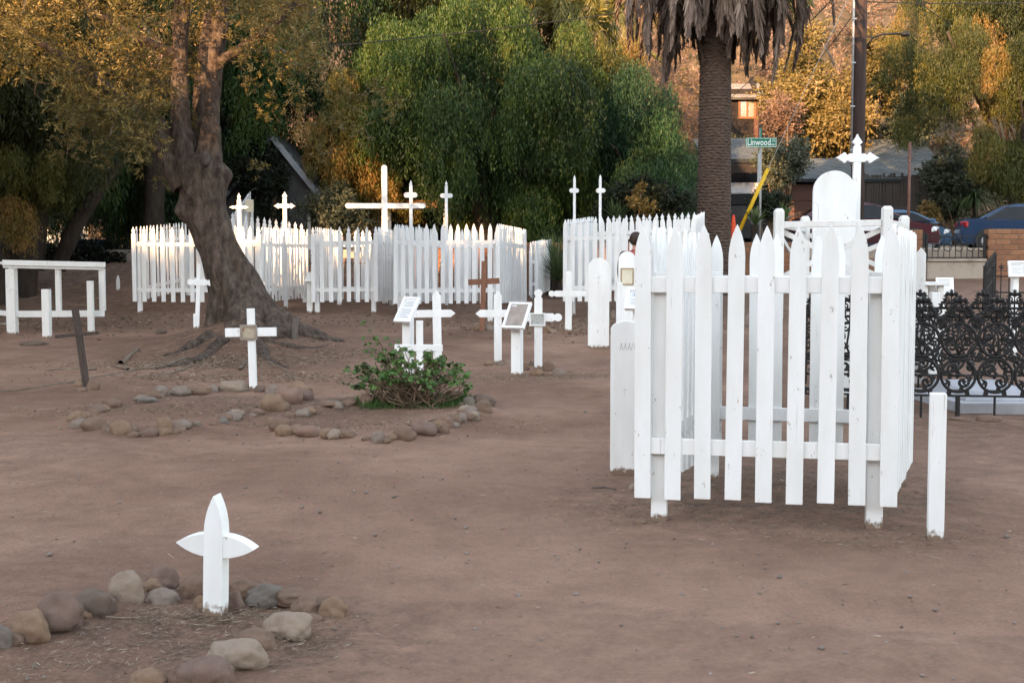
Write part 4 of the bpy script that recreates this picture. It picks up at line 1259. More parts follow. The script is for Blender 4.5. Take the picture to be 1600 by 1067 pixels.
for a, b_, c_ in ((1, 2, 0), (3, 0, 0)):
    A, B = tz(tops[a], .75), tz(tops[b_], .25)
    dv = (B - A) * .05
    MB().beam(A + dv, B - dv, .02, .055).build('brace', MT['white_old'], tf, bevel=.002)

# ------------------------------------------------------------------ cast iron fences on the right
def scroll(c, r0, r1, a0, turns, n=18):
    return [Vector((c[0] + (r0 + (r1 - r0) * t) * math.cos(a0 + turns * 2 * PI * t), 0, c[1] + (r0 + (r1 - r0) * t) * math.sin(a0 + turns * 2 * PI * t))) for t in np.linspace(0, 1, n)]
def circ(c, r, n=24, sx=1.0): return [Vector((c[0] + sx * r * math.cos(a), 0, c[1] + r * math.sin(a))) for a in np.linspace(0, 2 * PI, n, endpoint=False)]
def mir(p): return [Vector((-v.x, v.y, v.z)) for v in p]
def leafblob(m, x, z, r, a):
    pts = []
    for k in range(3):
        b = a + (k - 1) * .9
        m.tube([(x, 0, z), (x + r * .6 * math.cos(b), -.004, z + r * .6 * math.sin(b)), (x + r * math.cos(b), 0, z + r * math.sin(b))], [r * .18, r * .26, r * .1], 5)
def iron_meshes():
    rings = MB(); scr = MB(); top = MB()
    R1 = .163
    for zc in (.775, .425):
        rings.tube(circ((0, zc), R1, 28), .0155, 6, closed=True)
    rings.tube([Vector((-.15, 0, .64))] + [Vector((x, 0, .6 + .02 * math.cos(x * 30))) for x in np.linspace(-.12, .12, 7)] + [Vector((.15, 0, .64))], .011, 6)
    rings.tube(circ((0, .6), .04, 12, 2.6), .008, 5, closed=True)
    for sx in (1, -1):
        f = (lambda p: p) if sx == 1 else mir
        # tendrils in the upper ring
        for (cx_, cz_, r, a0, tn) in ((.065, .70, .055, -1.2, 1.2), (.075, .82, .05, 2.2, -1.2), (.045, .88, .03, 3, 1.0), (.115, .765, .03, 0, 1.0)):
            scr.tube(f(scroll((cx_, cz_), r, r * .25, a0, tn)), .0105, 5)
        for (x, z, r, a) in ((.05, .78, .05, .6), (.1, .68, .035, -.6), (.1, .86, .035, .9), (.03, .68, .04, 1.2)):
            leafblob(scr, sx * x, z, r, a if sx == 1 else PI - a)
        scr.tube(f([Vector((.0, 0, .62)), Vector((.03, 0, .7)), Vector((.02, 0, .78)), Vector((0, 0, .93))]), .011, 5)
        # spandrel scrolls between modules
        for (cx_, cz_, r, a0, tn) in ((.165, .6, .05, 1.6, 1.1), (.15, .97, .045, -1.6, -1.3), (.17, .93, .03, 0, 1.0)):
            scr.tube(f(scroll((cx_, cz_), r, r * .25, a0, tn)), .011, 5)
        leafblob(scr, sx * .17, .96, .05, 1.3 if sx == 1 else PI - 1.3)
        leafblob(scr, sx * .155, .9, .045, .3 if sx == 1 else PI - .3)
        # crest
        top.tube(f([Vector((0, 0, .935)), Vector((.035, 0, .97)), Vector((.055, 0, 1.01))] + scroll((.08, 1.03), .035, .01, PI, -1.3)), .009, 5)
        top.tube(f(scroll((.045, 1.1), .035, .01, -1.4, 1.2)), .008, 5)
        top.tube(f([Vector((.1, 0, .95)), Vector((.13, 0, 1.0)), Vector((.12, 0, 1.04))]), .008, 5)
        for (x, z, r, a) in ((.06, 1.08, .05, .7), (.045, 1.14, .045, .9), (.1, 1.03, .05, .4), (.02, 1.05, .05, 1.3)):
            leafblob(top, sx * x, z, r, a if sx == 1 else PI - a)
    # S scroll in the lower ring
    S = scroll((.045, .36), .075, .02, 2.6, -1.2)
    scr.tube(S, .0145, 6)
    scr.tube([Vector((-v.x, 0, .85 - v.z)) for v in S], .0145, 6)
    for (x, z, r, a) in ((-.08, .36, .055, 3.6), (-.03, .47, .05, .5), (.08, .49, .05, .5), (.04, .36, .045, .2), (-.1, .45, .045, 2.6), (.02, .31, .05, -.7), (.1, .4, .04, 0)):
        leafblob(scr, x, z, r, a)
    leafblob(top, 0, 1.14, .075, PI / 2)
    top.tube([(0, 0, .93), (0, 0, 1.2)], [.012, .005], 6)
    leafblob(top, 0, 1.19, .03, PI / 2)
    base = MB()
    base.add([(-.11, -.012, .2345), (-.07, -.012, .2345), (-.06, -.012, .262), (.06, -.012, .262), (.07, -.012, .2345), (.11, -.012, .2345), (.1, -.012, .285), (-.1, -.012, .285)] + [(x, .012, z) for x, z in ((-.11, .2345), (-.07, .2345), (-.06, .262), (.06, .262), (.07, .2345), (.11, .2345), (.1, .285), (-.1, .285))],
             [(0, 1, 2, 3, 4, 5, 6, 7), (15, 14, 13, 12, 11, 10, 9, 8)] + [(i, i + 8, (i + 1) % 8 + 8, (i + 1) % 8) for i in range(8)])
    return [rings.mesh('ring_casting', MT['iron'], True), scr.mesh('scrollwork', MT['iron'], True), top.mesh('crest', MT['iron'], True), base.mesh('foot', MT['iron'])]
IM = iron_meshes()
def iron_fence(label, a, b_, n, legs=True):
    a = Vector(a); b_ = Vector(b_)
    dv = b_ - a; L = dv.length; ang = math.atan2(dv.y, dv.x)
    z0 = gz(a.x, a.y)
    t = empty('cast_iron_fence', (a.x, a.y, z0), label, 'iron fence', 'cast iron fences of the right-hand plot', ang)
    for k in range(n):
        x = L * (k + .5) / n
        zz = 0
        p_ = obj('panel', IM[0], t, (x, 0, zz))
        for me in IM[1:]:
            obj(me.name.split('.')[0], me, p_)
    MB().box(0, L, -.016, .016, .215, .234).build('bottom_rail', MT['iron'], t)
    MB().box(0, L, .012, .03, .985, 1.012).build('top_rail', MT['iron'], t)
    if legs:
        for k in range(n):
            x = L * (k + .5) / n
            big = k % 3 == 1
            r = .024 if big else .012
            MB().bar((x, 0, -.12), (x, 0, .214), r, 8).build('leg', MT['iron'], t)
    return t
A0 = (X(1245, 12.15), 12.15); A1 = (X(1705, 11.75), 11.75)
n_mod = round((Vector(A1) - Vector(A0)).length / .37)
iron_fence('ornate black cast iron fence with ring castings along the front of the right-hand plot', A0, A1, n_mod)
iron_fence('ornate black cast iron fence at the back of the plot, seen through the front one', (X(1268, 14.2), 14.2), (X(1660, 13.9), 13.9), round((X(1660, 13.9) - X(1268, 14.2)) / .37))

# white ledger slab inside it
sl0 = P(1545, 625, 12.9)
lg = empty('grave_slab', (sl0.x, 13.1, gz(sl0.x, 13.1)), 'pale stone ledger with sloping sides on the ground behind the iron fence', 'grave slab')
MB().add([(-.5, -.75, -.05), (.5, -.75, -.05), (.55, .75, -.05), (-.55, .75, -.05), (-.5, -.75, .1), (.5, -.75, .1), (.55, .75, .1), (-.55, .75, .1)],
         [(3, 2, 1, 0), (4, 5, 6, 7), (0, 1, 5, 4), (1, 2, 6, 5), (2, 3, 7, 6), (3, 0, 4, 7)]).build('base', MT['slab'], lg, bevel=.01)
MB().add([(-.4, -.62, .1005), (.4, -.62, .1005), (.42, .65, .1005), (-.42, .65, .1005), (-.33, -.5, .2), (.33, -.5, .2), (.34, .55, .22), (-.34, .55, .22)],
         [(3, 2, 1, 0), (4, 5, 6, 7), (0, 1, 5, 4), (1, 2, 6, 5), (2, 3, 7, 6), (3, 0, 4, 7)]).build('coffin_top', MT['slab'], lg, bevel=.01)

# second iron fence: plain bars with fleur tips, far right
def bar_fence(label, pts, top, group, n_per, tip=True, rails=(.12, .5, .85), curls=True, cat='iron fence', ring=False):
    root = empty('iron_railing', (pts[0][0], pts[0][1], gz(*pts[0]) if len(pts[0]) == 2 else pts[0][2]), label, cat, group)
    r0 = root.location
    b = MB().bar((0, 0, -.05), (0, 0, top), .011, 6)
    if tip:
        b.tube([(0, 0, top), (0, 0, top + .06), (0, 0, top + .13)], [.012, .022, .003], 6)
        b.tube([(-.045, 0, top + .08), (-.03, 0, top + .03), (.03, 0, top + .03), (.045, 0, top + .08)], .009, 5)
    bme = b.mesh('bar', MT['iron'])
    cme = None
    if curls:
        c = MB()
        for zc in (.45,):
            c.tube([Vector((p.x, 0, p.z)) for p in scroll((.06, zc), .065, .018, PI, 1.6)], .009, 5)
        if ring:
            c = MB(); c.tube([Vector((p.x + .1, 0, p.z)) for p in circ((0, .3), .1, 14)], .012, 6, closed=True)
        cme = c.mesh('curl', MT['iron'])
    for (a, b_), n in zip(zip(pts[:-1], pts[1:]), n_per):
        a3 = Vector((a[0], a[1], gz(a[0], a[1]) if len(a) == 2 else a[2])) - r0
        b3 = Vector((b_[0], b_[1], gz(b_[0], b_[1]) if len(b_) == 2 else b_[2])) - r0
        ang = math.atan2(b3.y - a3.y, b3.x - a3.x)
        for k in range(n + 1):
            p = a3.lerp(b3, k / n)
            obj('bar', bme, root, p, (0, 0, ang))
            if cme and k % 2: obj('curl', cme, root, p, (0, 0, ang))
        for h in rails:
            e = (b3 - a3).normalized() * .012
            MB().beam(a3 + e + Vector((0, 0, h * top)), b3 - e + Vector((0, 0, h * top)), .022, .03).build('rail', MT['iron'], root)
    for p in pts:
        a3 = Vector((p[0], p[1], gz(p[0], p[1]) if len(p) == 2 else p[2])) - r0
        MB().box(a3.x - .03, a3.x + .03, a3.y - .03, a3.y + .03, a3.z - .1, a3.z + top + .06).build('post', MT['iron'], root, bevel=.006)
    return root
bar_fence('black iron railing with fleur tips round a far plot at the right edge', [XY(1553, 27.8), XY(1538, 24.6), XY(1690, 24.4)], .92, None, (16, 12))
sw = 32.4
bar_fence('black iron street fence with scrolls on the retaining wall before the cars', [(X(1446, sw), sw, 1.68), (X(1536, sw), sw, 1.68)], .60, None, (10,), tip=False, rails=(.05, .97), ring=True)

# ------------------------------------------------------------------ the standing visitor
D = 21.0
q = P(993, 500, D)
pr = empty('person', (q.x, D, gz(q.x, D)), 'person with short brown hair and red patterned top, seen from behind by the fence', 'person')
H = P(993, 364, D).z - pr.location.z
me = bpy.data.meshes.new('body')
k = H / 1.75
J = [((0, 0, .95), .135), ((0, 0, 1.12), .125), ((0, -.01, 1.3), .15), ((0, -.01, 1.45), .12), ((0, .01, 1.5), .055), ((0, .03, 1.56), .06), ((0, .035, 1.64), .092), ((0, .035, 1.7), .06),
     ((-.215, 0, 1.43), .075), ((-.25, .02, 1.12), .05), ((-.21, .16, .94), .04), ((-.19, .22, .9), .035),
     ((.215, 0, 1.43), .075), ((.25, .02, 1.12), .05), ((.21, .16, .94), .04), ((.19, .22, .9), .035),
     ((-.1, 0, .85), .1), ((-.11, .01, .5), .07), ((-.11, -.02, .1), .05), ((-.12, .1, .04), .045),
     ((.1, 0, .85), .1), ((.11, .01, .5), .07), ((.11, -.02, .1), .05), ((.12, .1, .04), .045)]
E = [(0, 1), (1, 2), (2, 3), (3, 4), (4, 5), (5, 6), (6, 7), (2, 8), (8, 9), (9, 10), (10, 11), (2, 12), (12, 13), (13, 14), (14, 15), (0, 16), (16, 17), (17, 18), (18, 19), (0, 20), (20, 21), (21, 22), (22, 23)]
me.from_pydata([tuple(c * k for c in j[0]) for j in J], E, [])
tmp = bpy.data.objects.new('body', me); COL.objects.link(tmp)
sk = tmp.modifiers.new('skin', 'SKIN')
for i, j in enumerate(J): me.skin_vertices[0].data[i].radius = (j[1] * k, j[1] * k * (.8 if i in (0, 1, 2) else 1))
me.skin_vertices[0].data[0].use_root = True
sb = tmp.modifiers.new('sub', 'SUBSURF'); sb.levels = 2
dg = bpy.context.evaluated_depsgraph_get()
bme = bpy.data.meshes.new_from_object(tmp.evaluated_get(dg)); bme.name = 'body'
bpy.data.objects.remove(tmp)
MT['skin'] = noisy('skin', (.36, .2, .14), (.42, .25, .18), 6, rough=.55, bmp=0)
MT['shirt'] = noisy('red_patterned_cloth', (.10, .02, .035), (.30, .035, .045), 14, rough=.9, bmp=.2, c3=(.32, .16, .12), detail=2)
MT['dark_cloth'] = noisy('dark_trousers', (.015, .015, .018), (.03, .03, .033), 8, rough=.9, bmp=.2)
MT['grey_cloth'] = noisy('dark_grey_cloth', (.04, .035, .037), (.07, .062, .063), 8, rough=.9, bmp=.2)
MT['hair'] = noisy('brown_hair', (.02, .011, .008), (.055, .032, .022), 20, (1, 1, .3), rough=.6, bmp=.5)
bme.materials.clear()
for m in ('skin', 'shirt', 'dark_cloth', 'grey_cloth'): bme.materials.append(MT[m])
for p in bme.polygons:
    z = p.center.z / k; x = p.center.x / k
    p.material_index = 0
    if .93 < z < 1.475 and not (abs(x) > .18 and z < 1.0): p.material_index = 1
    elif z <= .93 and abs(x) < .17: p.material_index = 2
    if p.material_index == 1 and x < -.165: p.material_index = 3
    p.use_smooth = True
obj('body', bme, pr)
hm = MB()
hv = []
for i in range(9):
    for j in range(16):
        th_ = PI * i / 8; ph = 2 * PI * j / 16
        v = Vector((math.sin(th_) * math.cos(ph), math.sin(th_) * math.sin(ph), math.cos(th_)))
        rr = .106 * (1 + .1 * mnoise.noise(v * 3))
        hv.append(((v.x * rr) * k, (v.y * rr * 1.08 + .02) * k, (v.z * rr * 1.1 + 1.655) * k))
hf = [(i * 16 + j, (i + 1) * 16 + j, (i + 1) * 16 + (j + 1) % 16, i * 16 + (j + 1) % 16) for i in range(8) for j in range(16)]
hf = [f for f in hf if not (hv[f[0]][1] > .09 * k and hv[f[0]][2] < 1.67 * k)]
hm.add(hv, hf).build('hair', MT['hair'], pr, smooth=True)

# ------------------------------------------------------------------ cars
def car_paint(name, c):
    m, nt, b = new_mat(name)
    n = nd(nt, 'ShaderNodeTexNoise', Scale=2.5, Detail=5); nt.links.new(coords(nt), n.inputs['Vector'])
    nt.links.new(ramp(nt, n.outputs[0], [(.3, c), (.75, tuple(.85 * x + .008 for x in c))]), b.inputs['Base Color'])
    b.inputs['Roughness'].default_value = .3; b.inputs['Metallic'].default_value = .15
    b.inputs['Coat Weight'].default_value = .25; b.inputs['Coat Roughness'].default_value = .06
    return m
MT['red_lamp'] = noisy('red_lamp', (.22, .006, .01), (.3, .012, .015), 4, rough=.15, bmp=0)
MT['lamp'] = noisy('clear_lamp', (.6, .62, .62), (.75, .76, .76), 4, rough=.1, bmp=0)
MT['amber'] = noisy('amber_lamp', (.6, .25, .03), (.7, .3, .04), 4, rough=.2, bmp=0)
def car(label, loc, rz, paint_, L, Wd, low, green, name='parked_car', wheels=(.8, .78), group='cars parked along the street', rack=False):
    """low: (x,z) outline of the lower body from front bottom over bonnet, belt, boot to rear bottom; green: (x,z) cabin outline. x runs 0 (nose) to L (tail)"""
    t = empty(name, loc, label, 'car', group, rz)
    def shell(out, w0, w1, z0, z1, name_, mat, bev=.05):
        n = len(out); v = []
        for sgn in (-1, 1):
            for x, z in out:
                f = min(max((z - z0) / (z1 - z0), 0), 1)
                ee = min(x, L - x) / .5
                nose = 1 - .16 * max(0, 1 - ee) ** 2
                v.append((x - L / 2, sgn * (w0 + (w1 - w0) * f) / 2 * nose, z))
        f = [tuple(range(n)), tuple(range(2 * n - 1, n - 1, -1))] + [(i, i + n, (i + 1) % n + n, (i + 1) % n) for i in range(n)]
        me = MB().add(v, f).mesh(name_, MT[mat] if isinstance(mat, str) else mat)
        bm = bmesh.new(); bm.from_mesh(me)
        bmesh.ops.recalc_face_normals(bm, faces=bm.faces[:])
        eds = [e for e in bm.edges if abs(e.verts[0].co.y - e.verts[1].co.y) < .2]
        bmesh.ops.bevel(bm, geom=eds, offset=bev, segments=3, affect='EDGES', clamp_overlap=True)
        bm.to_mesh(me); bm.free()
        me.polygons.foreach_set('use_smooth', [True] * len(me.polygons)); me.update()
        try: me.set_sharp_from_angle(angle=R(40))
        except Exception: pass
        return obj(name_, me, t)
    zb_ = max(z for x, z in low)
    shell(low, Wd, Wd * .93, .3, zb_, 'body', paint_)
    zg = min(z for x, z in green); zt = max(z for x, z in green)
    shell(green, Wd * .9, Wd * .68, zg, zt, 'cabin', paint_, .06)
    # windows: side panes, screens
    gx_ = [x for x, z in green]
    fl, tl, tr, br = green[0], green[1], green[-2], green[-1]
    def hw(z): return (Wd * .9 + (Wd * .68 - Wd * .9) * (z - zg) / (zt - zg)) / 2
    za, zc = zg + .06, zt - .09
    def xl(z): return fl[0] + (tl[0] - fl[0]) * (z - fl[1]) / (tl[1] - fl[1])
    def xr(z): return br[0] + (tr[0] - br[0]) * (z - br[1]) / (tr[1] - br[1])
    mid = (tl[0] + tr[0]) / 2 + .05
    for sgn in (-1, 1):
        for (a0, a1, b0, b1) in ((xl(za) + .14, mid - .05, xl(zc) + .12, mid - .05), (mid + .05, xr(za) - .2, mid + .05, xr(zc) - .14)):
            q = [(a0, za), (a1, za), (b1, zc), (b0, zc)]
            v = [(x - L / 2, sgn * (hw(z) + .012), z) for x, z in q] + [(x - L / 2, sgn * (hw(z) - .03), z) for x, z in q]
            MB().add(v, [(0, 1, 2, 3), (7, 6, 5, 4), (0, 4, 5, 1), (1, 5, 6, 2), (2, 6, 7, 3), (3, 7, 4, 0)]).build('side_window', MT['glass'], t)
    for xf, sg, nm in ((xl, -1, 'windscreen'), (xr, 1, 'rear_window')):
        v = []
        for off in (.014, -.03):
            for z, ww in ((za, .86), (zc, .84)):
                for yy in (-1, 1):
                    v.append((xf(z) + sg * off - L / 2, yy * hw(z) * ww, z + off * .4))
        MB().add(v, [(0, 1, 3, 2), (4, 6, 7, 5), (0, 4, 5, 1), (1, 5, 7, 3), (3, 7, 6, 2), (2, 6, 4, 0)]).build(nm, MT['glass'], t)
    for xw in (wheels[0], L - wheels[1]):
        for sgn in (-1, 1):
            w = MB().tube([(xw - L / 2, sgn * (Wd / 2 - .19), .31), (xw - L / 2, sgn * (Wd / 2 + .01), .31)], .31, 20).build('wheel', MT['rubber'], t, bevel=.02)
            r = MB().tube([(xw - L / 2, sgn * (Wd / 2 + .012), .31), (xw - L / 2, sgn * (Wd / 2 + .03), .31)], [.21, .19], 16)
            r.build('rim', MT['galv'], w)
            MB().tube([(xw - L / 2, sgn * (Wd / 2 - .05), .33), (xw - L / 2, sgn * (Wd / 2 + .004), .33)], .37, 20).build('wheel_arch', MT['black'], t)
    zl = .68
    for sgn in (-1, 1):
        MB().box(-.012, .16, -.17, .17, -.075, .075).build('headlight', MT['lamp'], t, (.11 - L / 2, sgn * (Wd / 2 * .92 - .12), zl), (0, .3, -sgn * .6), bevel=.03)
        MB().box(-.14, .02, -.13, .13, -.1, .09).build('tail_light', MT['red_lamp'], t, (L / 2 - .09, sgn * (Wd / 2 * .9 - .1), zl + .14), (0, .1, sgn * .6), bevel=.03)
        mi = MB().box(-.06, .06, -.09, .09, -.06, .06).build('wing_mirror', paint_, t, (xl(za) + .18 - L / 2, sgn * (Wd / 2 + .05), za + .02), (0, 0, sgn * .2), bevel=.02)
        MB().box(-.07, .07, -.004, .004, -.012, .012).build('door_handle', paint_, t, (mid - L / 2 - .2, sgn * (Wd / 2 * .965 + .008), zb_ - .16), bevel=.003)
        MB().box(-.006, .006, -.003, .003, 0, .5).build('door_gap', MT['black'], t, (mid - L / 2, sgn * (Wd / 2 * .975), .35))
    MB().box(-.03, .08, -Wd * .4, Wd * .4, .36, .5).build('front_bumper', MT['black'], t, (-L / 2 + .0, 0, 0), bevel=.02)
    MB().box(-.08, .03, -Wd * .4, Wd * .4, .36, .5).build('rear_bumper', paint_, t, (L / 2 + .0, 0, 0), bevel=.02)
    MB().box(-.02, .05, -.35, .35, .52, .66).build('grille', MT['black'], t, (-L / 2, 0, 0), bevel=.01)
    if rack:
        for sgn in (-1, 1):
            MB().bar((tl[0] + .2 - L / 2, sgn * .5, zt + .06), (tr[0] - .2 - L / 2, sgn * .5, zt + .06), .018, 6).build('roof_rack', MT['black'], t)
    return t
SEDAN_L = [(0.02, .24), (0, .45), (.04, .66), (.3, .76), (1.25, .9), (2.0, .94), (3.5, 1.0), (4.3, 1.0), (4.44, .92), (4.5, .6), (4.46, .3), (4.3, .24)]
SEDAN_G = [(1.15, .88), (1.95, 1.32), (2.3, 1.41), (2.9, 1.42), (3.3, 1.35), (4.0, .98)]
D = 37.6
MT['car_blue'] = car_paint('blue_car_paint', (.006, .028, .075))
MT['car_maroon'] = car_paint('maroon_car_paint', (.05, .004, .009))
MT['car_sky'] = car_paint('pale_blue_car_paint', (.06, .12, .2))
ZR = road_z(36.5)
car('blue sedan with red tail light behind the right-hand brick wall', (X(1500, 36.6) + 2.2, 36.5, ZR), PI - R(13), MT['car_blue'], 4.5, 1.72, SEDAN_L, SEDAN_G)
HATCH_L = [(0.02, .24), (0, .45), (.05, .68), (.35, .82), (1.0, .94), (2.0, .98), (3.6, 1.02), (4.1, 1.0), (4.2, .6), (4.15, .3), (4.0, .24)]
HATCH_G = [(.85, .92), (1.75, 1.36), (2.2, 1.47), (2.9, 1.46), (3.5, 1.36), (4.05, .98)]
car('maroon hatchback with bright headlight behind the street fence, nose to the right', (X(1474, 35.6) - 2.1, 36.6, ZR), PI - R(3), MT['car_maroon'], 4.2, 1.72, HATCH_L, HATCH_G)
SUV_G = [(.4, .93), (1.15, 1.28), (1.5, 1.36), (3.3, 1.36), (3.9, 1.28), (4.15, 1.0)]
car('pale blue car with roof rack parked beyond the maroon hatchback', (X(1484, 38.6) - 2.1, 39.2, road_z(39.6)), PI, MT['car_sky'], 4.2, 1.75, HATCH_L, SUV_G, rack=True)
# pickup with a pale quilted cover in the carport
tk = Vector((X(1160, 47.2), 47.2, gz(X(1160, 47.2), 47.2)))
tr_ = empty('covered_pickup', tk, 'pale covered vehicle standing in the dark carport', 'vehicle')
zt = ZZ(287, 47.2) - tk.z; z1 = ZZ(305, 47.2) - tk.z
MT['cover'] = noisy('pale_quilted_cover', (.5, .5, .52), (.62, .62, .64), 9, rough=.5, bmp=.6, bdist=.03)
MB().add([(-1.1, -.9, z1), (1.0, -.9, z1), (1.0, 1.6, z1), (-1.1, 1.6, z1), (-.95, -.6, zt), (.8, -.6, zt), (.8, 1.5, zt), (-.95, 1.5, zt)],
         [(3, 2, 1, 0), (4, 5, 6, 7), (0, 1, 5, 4), (1, 2, 6, 5), (2, 3, 7, 6), (3, 0, 4, 7)]).build('cover', MT['cover'], tr_, bevel=.06)
MB().box(-1.08, .98, -.86, 1.58, z1 - .45, z1 - .003).build('body', MT['black'], tr_, bevel=.05)
MB().box(-1.08, .98, -.88, 1.6, .35, z1 - .453).build('tailgate', MT['grey_wall'], tr_, bevel=.05)
for sx in (-.9, .75):
    for yy in (-.6, 1.2):
        MB().tube([(sx - .1, yy, .33), (sx + .1, yy, .33)], .33, 14).build('wheel', MT['rubber'], tr_)
# ------------------------------------------------------------------ stones
def stone_mat(name, a, b_, c_=None):
    return noisy(name, a, b_, 13, rough=.9, bmp=.6, bdist=.012, c3=c_, bscale=45, detail=9)
SM = {'grey': stone_mat('grey_stone', (0.130, 0.098, 0.075), (0.184, 0.140, 0.111), (0.212, 0.165, 0.129)),
      'pale': stone_mat('pale_stone_rock', (0.184, 0.137, 0.100), (0.241, 0.183, 0.137), (0.212, 0.150, 0.105)),
      'tan': stone_mat('tan_stone', (0.165, 0.106, 0.067), (0.217, 0.140, 0.089)),
      'purple': stone_mat('purple_brown_stone', (0.116, 0.076, 0.058), (0.150, 0.098, 0.075), (0.169, 0.110, 0.085)),
      'brown': stone_mat('brown_stone', (0.130, 0.084, 0.058), (0.174, 0.112, 0.077)),
      'pink': stone_mat('pinkish_stone', (0.174, 0.106, 0.077), (0.217, 0.137, 0.100)),
      'dark': stone_mat('dark_stone', (0.092, 0.065, 0.049), (0.121, 0.085, 0.064), (0.140, 0.098, 0.074)),
      'slate': stone_mat('blue_grey_stone', (0.116, 0.096, 0.079), (0.165, 0.137, 0.113))}
def stone_mesh(seed, rx, ry, rz_, mat, sub, ang=.12):
    bm = bmesh.new()
    bmesh.ops.create_icosphere(bm, subdivisions=sub, radius=1)
    o = Vector((seed * 7.3, seed * 3.1, seed * 1.7))
    sq = 2.0 + .55 * ((seed * 37) % 10) / 10
    tilt = Matrix.Rotation(((seed * 13) % 20 - 10) / 10 * .35, 3, 'Y')
    for v in bm.verts:
        p = v.co.normalized()
        r = (abs(p.x) ** sq + abs(p.y) ** sq + abs(p.z) ** sq) ** (-1 / sq)
        r *= 1 + .3 * mnoise.noise(p * .9 + o) + ang * 1.5 * mnoise.noise(p * 2.1 + o * 2) + .05 * mnoise.noise(p * 5 + o)
        fc = (p.dot(Vector((math.sin(seed), math.cos(seed * 1.7), .5)).normalized()) - .62)
        if fc > 0: r *= 1 - fc * .45
        q = tilt @ (p * r)
        v.co = Vector((q.x * rx, q.y * ry, q.z * rz_))
    me = bpy.data.meshes.new('stone'); bm.to_mesh(me); bm.free()
    me.materials.append(SM[mat]); me.polygons.foreach_set('use_smooth', [True] * len(me.polygons)); me.update()
    return me
_sid = [3]
def stone(px, pb, w, h, mat, label, group=None, d=None, near=False, z=0.0, rot=0.0):
    """px: middle column, pb: row of its foot, w x h: size in photograph pixels"""
    _sid[0] += 1
    g = G(px, pb - .18 * h)
    s = px_scale(g.y)
    rx = w * s / 2; rz_ = h * s / 1.5; ry = rx * .78
    o = obj('stone', stone_mesh(_sid[0], rx, ry, rz_, mat, 4 if near else 3), None, g + Vector((0, 0, rz_ * .3 + z)), (0, 0, rot))
    return tag(o, label, 'stone', group)

GF = 'stones round the front grave'
for a in [
    (6, 1016, 26, 36, 'slate', 'blue-grey stone cut by the left edge of the picture'),
    (47, 1003, 60, 46, 'tan', 'egg-shaped tan and grey stone, last but one at the left end of the front ring'),
    (91, 987, 76, 54, 'purple', 'large rounded purple-grey stone at the left of the front ring'),
    (151, 963, 62, 42, 'dark', 'dark rough stone between the large purple-grey and the pale pyramid stone'),
    (201, 945, 60, 46, 'pale', 'pale grey-green pyramid-shaped stone in the back of the front ring'),
    (256, 924, 54, 36, 'purple', 'purple-brown oblong stone behind the small grey oval one'),
    (240, 928, 32, 22, 'tan', 'small tan stone tucked before the purple-brown oblong stone'),
    (255, 948, 50, 28, 'grey', 'smooth grey oval stone lying inside the front ring left of the cross'),
    (307, 935, 48, 38, 'brown', 'brown rounded stone immediately left behind the front cross'),
    (315, 953, 25, 20, 'tan', 'small tan stone at the left foot of the front cross'),
    (368, 957, 26, 34, 'purple', 'small dark purple stone at the right foot of the front cross'),
    (380, 937, 52, 28, 'brown', 'low brown stone behind the front cross on its right side'),
    (412, 946, 62, 30, 'slate', 'blue-grey oblong stone right of the front cross'),
    (457, 944, 62, 22, 'brown', 'flat brown stone half sunk right of the blue-grey oblong one'),
    (482, 960, 54, 28, 'brown', 'tan-brown oval stone near the right corner of the front ring'),
    (522, 970, 44, 36, 'tan', 'pale brown stone at the far right corner of the front ring'),
    (455, 995, 74, 38, 'pale', 'angular stone with a rusty broken face on the right side of the front ring'),
    (398, 1018, 60, 36, 'brown', 'dull brown stone behind the long cream stone'),
    (368, 1047, 88, 46, 'pale', 'long cream and grey stone in the right arm of the front ring'),
    (318, 1076, 96, 52, 'purple', 'big smooth purple-red boulder at the bottom edge'),
    (232, 1078, 58, 28, 'tan', 'tan stone just showing at the bottom edge left of the purple-red boulder')]:
    stone(*a, GF, near=True, rot=random.uniform(-.25, .25))
GL = 'stones round the grave before the olive tree'
